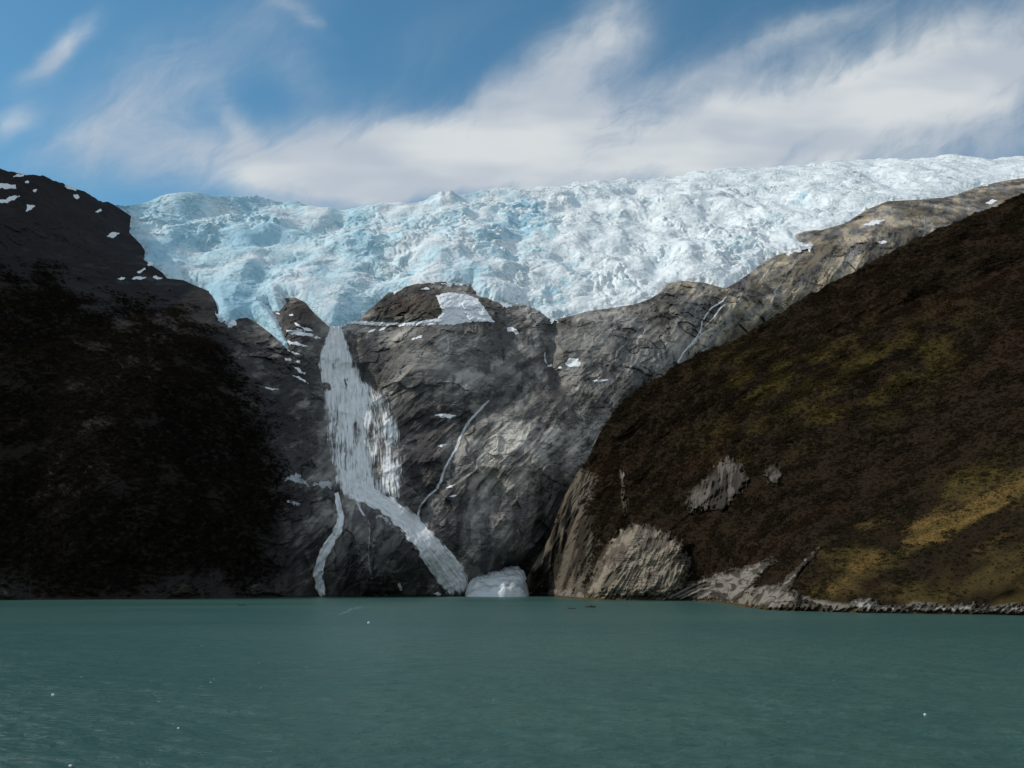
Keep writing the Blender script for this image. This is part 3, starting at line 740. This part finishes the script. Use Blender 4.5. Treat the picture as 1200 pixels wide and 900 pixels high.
# ------------------------------------------------------------------ sheets that lie on the rock: outcrops, snow
def sheet(name, poly, surf, mat, colr, thick, rim=2.0, step=0.8, seed=0, rough=0.6, edge=1.0, ribs=None, tint2=None, full=6.0, rel=0.0):
    p = np.array(poly, float); x0, y0 = p.min(0) - 3; x1, y1 = p.max(0) + 3
    nx, ny = max(8, int((x1 - x0) / step)), max(8, int((y1 - y0) / step))
    X, Y = np.meshgrid(np.linspace(x0, x1, nx), np.linspace(y0, y1, ny))
    base = surf(X, Y)
    j = perlin(np.stack([X / 5, Y / 5, X * 0 + seed], -1), seed) * edge * 1.4 + perlin(np.stack([X / 2, Y / 2, X * 0], -1), seed + 1) * edge * 0.7
    d = poly_sdf(X, Y, poly) + j
    t = thick * sstep(d, -0.3, full) + 0.5
    t += rough * fbm(base / 5.0, 3, seed + 2) * sstep(d, 0, 2)
    c = np.zeros(X.shape + (3,)) + np.array(colr)
    if ribs:
        rr = ridged(strike(base, ribs[0], ribs[1], ribs[2], ribs[1]), 3, seed + 5) - 1.0
        t += ribs[3] * rr * sstep(d, 0, 4)
        d = d + edge * 2.2 * (rr - 0.2) * (d < 7)
        cr = fbm(strike(base, ribs[0], ribs[1], ribs[2] * 1.4, ribs[1]), 4, seed + 6)
        c = blendc(c, tint2, sstep(cr, -0.08, 0.30) * 0.85)
    wq = fbm(base / 16, 4, seed + 8) + 0.14 * (8 - d)
    c = blendc(c, (0.030, 0.024, 0.016) if mat is M_outcrop else colr, sstep(wq, 0.15, 0.75) * 0.8)
    t = np.where(d < -0.3, -3.0, t)
    P = surf(X, Y, t)
    if mat is M_outcrop: c = blendc(c, (0.075, 0.052, 0.022), sstep(-P[..., 2], -1.7, -1.0))
    kp = (d[:-1, :-1] > -1.2) | (d[1:, 1:] > -1.2) | (d[1:, :-1] > -1.2) | (d[:-1, 1:] > -1.2)
    return link(name, grid_mesh(name, P, kp, c), mat)


OUT = [('dome', 'big pale rounded rock dome at the waterline under the dark hill', (0.245, 0.21, 0.16), 12, (60, 34, 4.2, 2.6), (0.09, 0.075, 0.06), 16),
       ('slab', 'low layered grey slab of rock slanting into the water beside the rock dome', (0.215, 0.193, 0.168), 6, (24, 45, 3.2, 4.2), (0.035, 0.030, 0.025), 8),
       ('point', 'pale rock spur running down to the water at the tip of the grassy slope', (0.215, 0.19, 0.158), 6, (44, 28, 3.0, 3.2), (0.04, 0.033, 0.025), 7),
       ('ribs', 'grey ribbed cliff standing bare in the middle of the dark scrub', (0.115, 0.10, 0.088), 9, (72, 60, 4.2, 4.6), (0.028, 0.023, 0.018), 7),
       ('knuckle', 'small cracked grey crag just right of the ribbed cliff', (0.115, 0.102, 0.09), 5, (70, 30, 4, 3.4), (0.028, 0.023, 0.018), 4),
       ('rib', 'thin upright rib of pale rock in the scrub above the rock dome', (0.19, 0.165, 0.13), 4, (80, 40, 4, 1.6), (0.07, 0.06, 0.045), 3),
       ('ledge', 'long low broken ledge of white rock along the shore below the grassy slope', (0.32, 0.30, 0.27), 2.6, (35, 9, 1.8, 1.3), (0.09, 0.08, 0.07), 4)]
for i, (key, lab, c, th, rb, c2, fl) in enumerate(OUT):
    o = sheet('rock_outcrop', OUT_POLYS[key], hill_at, M_outcrop, c, th, seed=500 + 10 * i, ribs=rb, tint2=c2, full=fl, edge=2.6, step=0.6)
    tag(o, lab, 'rock outcrop', 'bare outcrops on the dark hill')
LEFT_OUT = [([(278, 699), (286, 686), (300, 680), (314, 684), (328, 692), (338, 700)], 'pale grey boulder slope at the waterline left of the narrow side fall'),
            ([(196, 701), (202, 688), (214, 682), (226, 685), (231, 701)], 'rounded dim rock hump at the foot of the dark left slope'),
            ([(-14, 703), (-6, 690), (6, 686), (16, 692), (20, 703)], 'grey rock at the far left end of the dark shore'),
            ([(420, 699), (430, 680), (452, 672), (466, 684), (474, 699)], 'low smooth rock foot between the two branches of the waterfall')]
for i, (pl, lab) in enumerate(LEFT_OUT):
    o = sheet('rock_outcrop', pl, bed, M_outcrop, (0.10, 0.092, 0.09), 6, seed=620 + 10 * i, ribs=(20, 30, 5, 1.2), tint2=(0.04, 0.037, 0.035), full=8, edge=2.0)
    tag(o, lab, 'rock outcrop', 'rocks along the foot of the cliff')

SN = [
    ([(-12, 214), (6, 215), (18, 217), (19, 221), (8, 221.5), (-12, 219)], 'long white snow streak near the top of the left peak', 1),
    ([(-10, 233), (6, 234), (12, 230), (23, 230), (16, 234), (8, 238), (-10, 236)], 'bent white snow patch below the long streak on the left peak', 1),
    ([(32, 240), (42, 241), (37, 245), (31, 248)], 'triangular snow patch on the left peak', 1),
    ([(16, 207), (20, 204), (28, 205), (24, 206.5)], 'thin snow sliver just under the crest of the left peak', 1),
    ([(29, 213), (33, 212.5), (34, 214), (30, 214.5)], 'tiny snow dot between the two upper streaks on the left peak', 1),
    ([(37, 224), (40, 222), (43, 222), (41, 225)], 'tiny snow patch just above the triangular one', 1),
    ([(76, 218), (84, 220), (89, 223), (80, 221)], 'narrow snow line on the descending crest of the left peak', 1),
    ([(86, 228), (90, 228), (93, 232), (90, 233.5), (87, 231)], 'small square snow patch under the descending crest', 1),
    ([(112, 248), (118, 245), (120, 247), (115, 249)], 'faint small snow patch close to the left edge of the ice', 1),
    ([(125, 277), (131, 272), (140, 273.5), (133, 279)], 'lone diamond of snow on bare rock left of the icefall', 1),
    ([(137, 326.5), (146, 325), (150, 326), (140, 328)], 'short white snow line at the left end of the dark shelf', 1),
    ([(154, 327), (161, 324), (171, 324.5), (169, 327)], 'bright snow strip on the dark shelf by the ice margin', 1),
    ([(178, 325), (183, 323.5), (190, 326), (184, 327.5)], 'small snow strip touching the ice on the dark shelf', 1),
    ([(171, 310), (176, 308), (178, 310), (174, 312)], 'small snow spot in the notch above the dark shelf', 1),
    ([(161, 319), (169, 314), (171, 316), (164, 320)], 'slanted snow patch leading up from the dark shelf', 1),
    ([(263, 378), (270, 375), (277, 377), (278, 381), (268, 382)], 'white snow lump below the edge of the ice left of its tongue', 2),
    ([(323, 366), (328, 367), (329, 369), (325, 368.5)], 'small snow spot at the top of the banded rock left of the waterfall', 1),
    ([(338, 368), (343, 368), (344, 369.5), (339, 370)], 'tiny snow dash high on the banded rock left of the waterfall', 1),
    ([(343, 377), (348, 379), (354, 383), (350, 383)], 'slanting snow band above the longest band left of the waterfall', 1),
    ([(353, 383), (360, 384), (367, 388), (357, 387)], 'snow band just right of the slanting one, near the waterfall lip', 1),
    ([(336, 387), (345, 387), (356, 389.5), (368, 392), (368, 394.5), (352, 393), (338, 391)], 'longest white snow band on the rock left of the waterfall', 1),
    ([(347, 385), (352, 385.5), (357, 388), (350, 387.5)], 'small snow patch directly on top of the longest band', 1),
    ([(367, 395), (371, 394), (375, 396), (370, 397)], 'bright snow spot closest to the waterfall lip', 1),
    ([(338, 400), (348, 401), (361, 406), (350, 405), (340, 403)], 'snow band beside the point of the blue ice tongue', 1),
    ([(336, 410), (344, 412), (353, 416), (345, 415)], 'snow band just below the point of the blue ice tongue', 1),
    ([(334, 420), (341, 420), (341, 422), (335, 422)], 'short snow dash under the ice tongue', 1),
    ([(347, 423), (351, 423), (352, 426), (348, 425)], 'round snow spot right of the short dash under the ice tongue', 1),
    ([(344, 430), (350, 431), (354, 436), (358, 437), (357, 439), (350, 436)], 'stepped snow patch halfway down left of the upper waterfall', 1),
    ([(343, 440), (350, 441), (358, 446), (362, 450), (354, 446)], 'curved snow patch lowest of the bands left of the waterfall', 1),
    ([(311, 454), (318, 455), (326, 456), (318, 457.5)], 'faint snow dash on the dark rock well left of the waterfall', 1),
    ([(408, 378.5), (425, 376.5), (445, 377.5), (470, 378.5), (495, 376), (512, 373), (519, 366), (514, 354), (511, 347), (520, 343.5), (532, 343), (548, 345.5), (560, 350), (565, 358), (572, 367),
      (579, 377), (562, 376.5), (546, 377.5), (530, 380.5), (512, 380), (488, 382), (460, 382), (430, 381)], 'large white snowfield with a long tail on the shelf under the dark knob', 3),
    ([(460, 342), (464, 339.5), (469, 340), (465, 342), (462, 345)], 'hooked snow spot at the left end of the dark knob', 1),
    ([(494, 339), (499, 337), (505, 337.5), (503, 340)], 'small snow patch near the top of the dark knob', 1),
    ([(534, 333), (540, 332), (545, 333), (540, 334.5)], 'thin snow strip right at the summit rim of the dark knob', 1),
    ([(430, 389.5), (435, 386.5), (440, 386), (437, 389)], 'small slanting snow dash under the snowfield tail', 1),
    ([(442, 388), (447, 385), (453, 383.5), (450, 387)], 'second slanting snow dash under the snowfield tail, farther from the falls', 1),
    ([(480, 398), (487, 395), (495, 393), (494, 395.5), (484, 398.5)], 'slanted snow strip on top of the smooth grey dome', 1),
    ([(594, 384), (601, 383.5), (605, 386), (608, 390), (604, 391.5), (600, 388), (595, 388)], 'small snow patch right of the big snowfield', 1.5),
    ([(641, 428), (646, 427), (648, 429.5), (642, 430)], 'small snow spot at the foot of the cleft below the ice', 1),
    ([(653, 430), (657, 430), (659, 432.5), (655, 432)], 'tiny snow spot between the cleft and the oval snow patch', 1),
    ([(662, 426), (666, 421), (672, 419.5), (678, 421.5), (681, 427), (676, 430.5), (667, 430)], 'oval white snow patch in the hollow of the cliff', 2),
    ([(694, 446.5), (703, 444.5), (712, 445), (713, 447), (704, 448)], 'flat snow strip right of the oval snow patch', 1),
    ([(510, 486.5), (518, 484.5), (526, 485.5), (535, 487), (527, 490), (517, 489)], 'snow dash on the dark wall right of the waterfall', 1.5),
    ([(512, 523), (517, 520.5), (522, 521), (518, 524)], 'small snow dash lower on the dark wall right of the waterfall', 1),
    ([(523, 572), (528, 568.5), (533, 568), (530, 571)], 'small snow dash right of the thin winding stream', 1),
    ([(526, 582), (531, 580), (535, 580.5), (530, 582.5)], 'faint snow dash low beside the thin winding stream', 1),
    ([(334, 563), (340, 556), (348, 555), (352, 561), (360, 566), (362, 570), (350, 567), (342, 563)], 'ragged snow scrap left of the foot of the main curtain', 1.1),
    ([(364, 568), (372, 566), (381, 563), (390, 564), (389, 570), (378, 571)], 'snow scrap touching the foot of the main curtain', 1.5),
    ([(337, 588), (345, 588), (353, 590), (346, 592)], 'flat snow dash under the ragged scraps', 1),
    ([(441, 604), (447, 603), (453, 608), (457, 613), (450, 609), (444, 607)], 'curved snow scrap left of the lower cascade', 1),
    ([(463, 687), (468, 684), (472, 688), (470, 694), (464, 693)], 'small snow lump at the waterline between the two branches', 1.5),
    ([(508, 696), (513, 694), (518, 696), (514, 698)], 'tiny snow lump at the waterline beside the lower cascade', 1.2),
    ([(1012, 263), (1022, 259), (1036, 257.5), (1030, 262), (1018, 264)], 'pale snow streak on the brown rock strip', 1.5),
    ([(1028, 284), (1036, 281.5), (1041, 283), (1034, 286)], 'small snow spot on the edge of the dark hill below the rock strip', 1.5),
    ([(1156, 238), (1163, 234), (1168, 235), (1162, 239)], 'small snow spot high on the brown rock strip at far right', 1.5),
]
for i, (pl, lab, th) in enumerate(SN):
    tag(sheet('snow_patch', pl, bed, M_snow, (0.80, 0.82, 0.84) if 'scrap' not in lab else (0.40, 0.42, 0.44), th, seed=700 + 3 * i, rough=0.4, edge=0.75 if 'scrap' not in lab else 2.4, step=0.4, full=3.0), lab, 'snow patch', 'snow patches left on the rock')
bu = np.linspace(-1, 1, 110)[None]; bv = np.linspace(0, 1, 80)[:, None]
BX = -18 + 40 * bu * (0.90 + 0.10 * np.sqrt(bv)) + 0 * bv
front = 1168 + 16 * np.abs(bu) ** 2.5 + 5 * perlin(np.stack([bu * 2.2, bu * 0, bu * 0 + 3], -1), 61)
BY = front + (1262 - front) * bv
round_ = np.clip(1 - np.abs(bu + 0.12 * perlin(np.stack([bu * 0 + bv * 4, bv * 4 + bu, bu * 2 + 0 * bv], -1), 60)) ** 6, 0, 1) ** 0.8 * (0.90 + 0.04 * bu)
BZ = -2 + (11 * (1 - np.exp(-bv * 16)) + 33 * bv ** 0.9) * round_
Bp = np.stack([BX, BY, BZ], -1)
BZ = BZ + (4.5 * fbm(Bp / 24, 4, 62) + 2.0 * (ridged(Bp / 9, 2, 63) - 1)) * sstep(bv, 0, 0.15) * round_
Bp = np.stack([BX, BY, BZ], -1)
bc = np.zeros(Bp.shape) + np.array([0.62, 0.67, 0.69])
bc = blendc(bc, (0.34, 0.345, 0.345), sstep(fbm(Bp / np.array([26, 14, 7]), 4, 64), 0.0, 0.6) * 0.75)
bank = link('snow_bank', grid_mesh('snow_bank', Bp, None, bc, flip=True), M_snow)
tag(bank, 'thick bank of old grey white snow at the water beside the lower cascade', 'snow bank')


# ------------------------------------------------------------------ white water
def ribbon(name, pts, mat, parent=None, lift=1.6, bulge=1.5, closed=1.0, fray=1.0, step=1.0, fade=5.0):
    """water following a line down the rock: (x, y, width) along the view, laid on the surface"""
    p = np.array(pts, float); seg = np.r_[0, np.cumsum(np.hypot(np.diff(p[:, 0]), np.diff(p[:, 1])))]
    n = max(6, int(seg[-1] / step)); s = np.linspace(0, seg[-1], n)
    ker = lambda a: np.convolve(np.pad(np.interp(s, seg, a), 6, mode='edge'), np.ones(13) / 13, 'valid') if n > 20 else np.interp(s, seg, a)
    x, y, w = ker(p[:, 0]), ker(p[:, 1]), ker(p[:, 2])
    tx, ty = np.gradient(x), np.gradient(y); L = np.hypot(tx, ty) + 1e-9; tx, ty = tx / L, ty / L
    m = max(5, int(w.max() / step)); uu = np.linspace(-1, 1, m)
    w = w * (1 + 0.30 * fray * perlin(np.stack([s / 9, s * 0, s * 0 + len(name)], -1), 7))
    wob = fray * 1.2 * perlin(np.stack([s / 7, s * 0 + 5, s * 0], -1), 8)
    X = (x + wob)[:, None] + (-ty * 0.5 * w)[:, None] * uu[None]; Y = y[:, None] + (tx * 0.5 * w)[:, None] * uu[None]
    thr = min(1.0, w.max() / 12) * (1.4 * fbm(np.stack([uu[None] * w[:, None] / 6, np.repeat((s / 30)[:, None], m, 1), X * 0 + 5], -1), 4, 17) + 1.0 * fbm(np.stack([X / 5, Y / 5, X * 0], -1), 3, 18))
    P = bed(X, Y, lift + bulge * (1 - uu[None] ** 2) + thr)
    ed = np.clip(1.15 - np.abs(uu) ** 3 * 0.75, 0, 1)[None] * np.ones((n, 1))
    ends = (sstep(s, -1, fade) * sstep(seg[-1] - s, -2, fade))[:, None]
    red = np.clip(closed * ed * (0.1 + 0.9 * ends), 0, 1)
    uvw = np.stack([X * 1.2 + 0 * X, np.repeat((s * 1.2)[:, None], m, 1)], -1)
    uvw[..., 0] = uu[None] * w[:, None] * 0.5 * 1.2
    return link(name, grid_mesh(name, P, None, np.repeat(red[..., None], 3, -1), uvw, flip=True), mat, parent)


def curtain(name, rows, mat, parent, closed, lift=2.0, bulge=1.5, fade=18.0, holes=(), step=0.9):
    """a wide sheet of falling water between a left and a right margin"""
    a = np.array(rows, float); n = int((a[-1, 0] - a[0, 0]) / step); y = np.linspace(a[0, 0], a[-1, 0], n)
    sm = lambda q: np.convolve(np.pad(np.interp(y, a[:, 0], q), 5, mode='edge'), np.ones(11) / 11, 'valid')
    jl = perlin(np.stack([y / 8, y * 0 + len(name), y * 0], -1), 12) * 2.0 + perlin(np.stack([y / 3, y * 0 + len(name), y * 0], -1), 13)
    jr = perlin(np.stack([y / 8, y * 0 + len(name) + 9, y * 0], -1), 12) * 2.0 + perlin(np.stack([y / 3, y * 0 + len(name) + 5, y * 0], -1), 13)
    xl, xr = sm(a[:, 1]) + jl, sm(a[:, 2]) + jr; m = int((xr - xl).max() / step); uu = np.linspace(-1, 1, m)
    X = (xl + xr)[:, None] / 2 + (xr - xl)[:, None] / 2 * uu[None]; Y = np.repeat(y[:, None], m, 1)
    thr = 1.6 * fbm(np.stack([X / 3.2, Y / 34, X * 0 + 5], -1), 4, 17) + 1.2 * fbm(np.stack([X / 5, Y / 7, X * 0], -1), 3, 18)
    P = bed(X, Y, lift + bulge * (1 - uu[None] ** 2) + thr)
    ends = (sstep(y - y[0], -1, 4 if name == 'upper_chute' else fade) * sstep(y[-1] - y, -1, fade))[:, None]
    patch = 0.16 * fbm(np.stack([X / 14, Y / 26, X * 0 + len(name)], -1), 3, 14)
    red = closed * np.clip(1.10 - np.abs(uu) ** 3 * 0.62, 0, 1)[None] * (0.1 + 0.9 * ends) + patch * ends
    hw = perlin(np.stack([X / 3.5, Y / 4.5, X * 0], -1), 15) * 2.6; hv_ = perlin(np.stack([X / 4, Y / 4, X * 0 + 9], -1), 16) * 3.0
    for hx, hy, rx, ry, amt in holes: red = red - amt * 0.9 * gauss(X + hw, Y + hv_, hx, hy, rx * 1.1, ry * 1.2)
    uvw = np.stack([(X - (xl + xr)[:, None] * 0.25) * 1.2, Y * 1.2], -1)
    return link(name, grid_mesh(name, P, None, np.repeat(np.clip(red, 0, 1)[..., None], 3, -1), uvw, flip=True), mat, parent)


def root(name, px, py, label, cat, group=None):
    o = bpy.data.objects.new(name, None); COL.objects.link(o); o.location = (0, 0, 0)
    o.empty_display_size = 5
    return tag(o, label, cat, group)


wf = root('waterfall', 548, 698, 'tall grey white waterfall pouring from the ice tongue to the water', 'waterfall')
curtain('upper_chute', [(380, 386, 399), (392, 383, 404), (402, 379, 407), (412, 375, 412), (420, 373, 417), (432, 372, 421), (445, 374, 425), (458, 375, 440), (472, 376, 452)], M_fall, wf, 0.84, lift=1.6,
        holes=[(391, 429, 1.4, 6, 0.30), (414, 421, 1.0, 8, 0.4), (384, 452, 6, 4, 0.55), (405, 448, 3.0, 6, 0.5), (389, 464, 2, 8, 0.4), (415, 462, 7, 7, 0.35)])
curtain('main_curtain', [(440, 374, 426), (455, 375, 440), (470, 376, 436), (490, 379, 440), (510, 382, 439), (530, 385, 438), (550, 388, 440), (565, 392, 442), (580, 398, 446), (594, 402, 450)], M_fall, wf, 0.72, lift=2.4,
        holes=[(384, 452, 6, 4, 0.5), (405, 448, 3.0, 6, 0.5), (400, 525, 6, 22, 0.22), (418, 510, 4, 18, 0.2), (392, 500, 3, 16, 0.18)])
curtain('side_veil', [(450, 414, 440), (462, 424, 455), (475, 427, 463), (490, 427, 468), (505, 427, 471), (520, 427, 474), (535, 427, 476), (550, 427, 476), (565, 430, 474), (580, 438, 472), (596, 448, 470)], M_fall, wf, 0.60, lift=2.0,
        holes=[(436, 505, 4, 26, 0.16), (446, 530, 4, 20, 0.12), (438, 555, 7, 14, 0.2), (462, 520, 3, 18, 0.16)])
ribbon('lower_cascade', [(404, 566, 34), (430, 580, 25), (455, 593, 24), (479, 612, 28), (503, 640, 34), (522, 665, 38), (536, 685, 33), (541, 702, 28)], M_fall, wf, closed=0.80, lift=2.6, fade=16)
ribbon('side_branch', [(394, 574, 6), (396, 590, 7), (400, 606, 9), (397, 620, 12), (386, 637, 13), (376, 655, 13), (372, 675, 13), (376, 690, 12), (379, 701, 8)], M_fall, wf, closed=0.74)
ribbon('thread', [(416, 585, 4), (422, 594, 4), (423, 602, 4), (430, 606, 4)], M_thread, wf, closed=0.6)

ST = [([(576, 467, 2.6), (566, 476, 5), (550, 493, 5), (540, 510, 4), (535, 525, 4.5), (523, 545, 4.5), (516, 565, 5), (512, 573, 5), (500, 583, 4), (491, 596, 4), (490, 604, 4), (493, 614, 4)],
       'thin white stream winding down the cliff right of the waterfall', 0.8),
      ([(432, 606, 2.5), (433, 625, 3), (432, 645, 3), (433, 665, 3), (437, 684, 3), (438, 692, 3)], 'faint thread of water between the two branches of the waterfall', 0.62),
      ([(853, 345, 3), (847, 353, 3.5), (833, 361, 3), (823, 376, 3.5), (821, 389, 3), (811, 402, 3), (800, 414, 3), (793, 428, 4)], 'longest white stream running off the ice onto the right cliff', 0.9),
      ([(853, 355, 2.5), (845, 360, 3), (840, 366, 3), (837, 372, 2.5), (828, 380, 2.5), (824, 386, 2)], 'short kinked stream just right of the longest one', 0.85),
      ([(872, 338, 2.5), (868, 347, 3), (862, 356, 2.5)], 'short thread of meltwater close under the ice right of the kinked stream', 0.7),
      ([(851, 372, 2), (846, 379, 2.5), (836, 384, 2.5), (824, 390, 2.5), (815, 400, 2.5), (806, 410, 2)], 'low stream curving left to join the longest one', 0.75),
      ([(907, 301, 2), (902, 314, 2.5), (894, 325, 2.5), (888, 333, 2)], 'faint straight stream highest up the brown rock strip', 0.65),
      ([(640, 410, 2), (638, 417, 2.5), (639, 424, 3), (642, 428, 3)], 'tiny white trickle in the cleft below the ice', 0.95)]
for pts, lab, cl in ST:
    tag(ribbon('stream', [(a_, b_, c_ * 0.78) for a_, b_, c_ in pts], M_thread, None, lift=1.2, bulge=0.4, closed=cl * 0.74, fray=0.8, step=0.6), lab, 'stream', 'meltwater streams on the cliff')

# ------------------------------------------------------------------ water
def water_mat():
    m = bpy.data.materials.new('silty_water'); m.use_nodes = True; m.node_tree.nodes.clear(); t = NT(m.node_tree)
    ge = t.n.new('ShaderNodeNewGeometry'); pos = ge.outputs['Position']
    mp = t.node('ShaderNodeMapping', dict(), Vector=pos); mp.inputs['Scale'].default_value = (0.0035, 0.006, 1)
    big = t.noise(mp.outputs[0], 1.0, 4, 0.5, 0.3)
    c = t.mix(t.smooth(big, 0.3, 0.7), (0.031, 0.087, 0.078), (0.052, 0.115, 0.093))
    m1 = t.node('ShaderNodeMapping', dict(), Vector=pos); m1.inputs['Scale'].default_value = (0.55, 1.1, 1)
    n1 = t.noise(m1.outputs[0], 1.0, 6, 0.62, 0.2)
    b = t.node('ShaderNodeBump', dict(), Strength=0.8, Distance=0.8, Height=n1)
    p = t.node('ShaderNodeBsdfPrincipled', None, Base_Color=c, Roughness=0.28, Normal=b.outputs[0])
    p.inputs['IOR'].default_value = 1.33; p.inputs['Specular IOR Level'].default_value = 0.28
    o = t.n.new('ShaderNodeOutputMaterial'); t.l.new(p.outputs[0], o.inputs[0])
    return m


M_water = water_mat()
wy_ = np.concatenate([[-20000, -3000, -400, -60, 10, 40], 1 / np.linspace(1 / 62.0, 1 / 1500.0, 520), [1800, 2500, 5000, 20000]])
wang = np.concatenate([[-30, -8, -2, -1.1, -0.8], np.linspace(-0.62, 0.62, 700), [0.8, 1.1, 2, 8, 30]])
half = np.maximum(np.abs(wy_), 60)
WX = half[:, None] * wang[None]; WY = np.repeat(wy_[:, None], len(wang), 1)
wz = 0.36 * perlin(np.stack([WX / 7.5 + 0.25 * WY / 7, WY / 4.2, WX * 0], -1), 801) * sstep(-WY, -600, -200)
wz += 0.20 * perlin(np.stack([WX / 2.8, WY / 1.7 + 0.1 * WX, WX * 0], -1), 811) * sstep(-WY, -260, -90)
wz += 0.22 * perlin(np.stack([WX / 30, WY / 14, WX * 0], -1), 821) * sstep(-WY, -900, -300)
wz *= (WY > 30) * (np.abs(wang)[None] < 0.7)
water = link('water', grid_mesh('water', np.stack([WX, WY, wz], -1), None, None, flip=True), M_water); water['kind'] = 'structure'


# ------------------------------------------------------------------ small things in the water
def stone(name, px, py, w, d, hgt, colr, mat, seed, n=22, sink=0.35, skew=0.0):
    r = rays(float(px), float(py)); s = CAM_H / -r[2]; c = CAMP + r * s
    th = np.linspace(0, 2 * math.pi, 2 * n + 1); ph = np.linspace(0.001, math.pi - 0.001, n)
    T, Pp = np.meshgrid(th, ph)
    D = np.stack([np.sin(Pp) * np.cos(T), np.sin(Pp) * np.sin(T), np.cos(Pp)], -1)
    rad = 1 + 0.28 * fbm(D * 1.6 + seed, 3, seed) + 0.10 * np.abs(fbm(D * 5 + seed, 2, seed + 3))
    P = D * rad[..., None] * np.array([w / 2, d / 2, hgt])
    P[..., 2] += skew * P[..., 0] - sink * hgt
    P[:, -1] = P[:, 0]
    cc = np.zeros(P.shape) + np.array(colr)
    o = link(name, grid_mesh(name, P, None, cc, flip=True), mat); o.location = (float(c[0]), float(c[1]), 0.0)
    return o


tag(stone('rock', 669.5, 713.4, 6.0, 3.0, 0.85, (0.05, 0.042, 0.032), M_outcrop, 31), 'low dark rock just breaking the water, the flatter of the pair', 'rock', 'dark rocks awash off the rock dome')
tag(stone('rock', 691, 711.8, 6.5, 3.0, 1.7, (0.05, 0.042, 0.032), M_outcrop, 37, skew=0.08), 'dark peaked rock in the water right of its flatter twin', 'rock', 'dark rocks awash off the rock dome')
tag(stone('rock', 283, 709.3, 8.0, 3.0, 0.7, (0.03, 0.028, 0.024), M_outcrop, 41), 'dark flat rock awash off the left shore', 'rock')
ICEB = [(432, 730, 1.0, 0.7, 'brightest small white ice chunk afloat below the narrow side fall'), (1084, 837, 0.32, 0.15, 'tiny ice chunk afloat alone on the right half of the water'),
        (62, 814, 0.4, 0.2, 'small ice chunk afloat near the left edge'), (82.5, 897.0, 0.28, 0.12, 'tiny ice chunk nearest the viewer at lower left'), (209, 853, 0.22, 0.12, 'tiny ice chunk in the near water left of centre')]
for i, (x, y, w, hh, lab) in enumerate(ICEB):
    tag(stone('ice_chunk', x, y, w, w * 0.7, hh, (0.78, 0.82, 0.83), M_snow, 50 + i, n=10), lab, 'ice chunk', 'bits of ice afloat')

# foam: broken white flecks on the ripples
rf = np.random.default_rng(77); fv = []; ff = []
for cx, cy, sx_, sy_, n in [(410, 715, 10, 1.2, 26), (398, 719, 5, 1, 8), (300, 772, 14, 4, 14), (225, 760, 8, 2.5, 8), (320, 804, 14, 1.6, 12), (245, 806, 6, 6, 10), (185, 821, 12, 2.5, 14), (370, 782, 14, 3, 8), (310, 826, 20, 4, 7), (95, 795, 20, 6, 6), (165, 806, 8, 3, 6), (470, 722, 40, 2, 8), (575, 832, 40, 14, 5), (985, 796, 20, 4, 3), (540, 786, 30, 8, 4)]:
    for _ in range(n if cx > 390 and cy < 725 else n // 2):
        t = rf.normal(); x = cx + t * sx_; y = cy + rf.normal() * sy_ - (0.25 * t * sx_ if cy < 720 and cx > 405 else 0)
        r = rays(x, max(y, 706.0)); c = CAMP + r * (CAM_H / -r[2]); b = len(fv); kk = 7
        D = c[1]; a0 = rf.uniform(0.45, 1.15) * D / F; d0 = a0 * rf.uniform(1.0, 2.5)
        for j in range(kk):
            q = 2 * math.pi * j / kk; e = rf.uniform(0.6, 1.2)
            fv.append((c[0] + a0 * e * math.cos(q), c[1] + d0 * e * math.sin(q), 0.02))
        fv.append((c[0], c[1], 0.16 * a0 + 0.08)); ff += [(b + j, b + (j + 1) % kk, b + kk) for j in range(kk)]
fl = np.array(ff).ravel(); nf = len(ff)
foam = link('foam', raw_mesh('foam', np.array(fv), fl, np.arange(nf) * 3, np.full(nf, 3), np.full((len(fv), 3), 0.45), None, True), M_snow)
foam['kind'] = 'stuff'
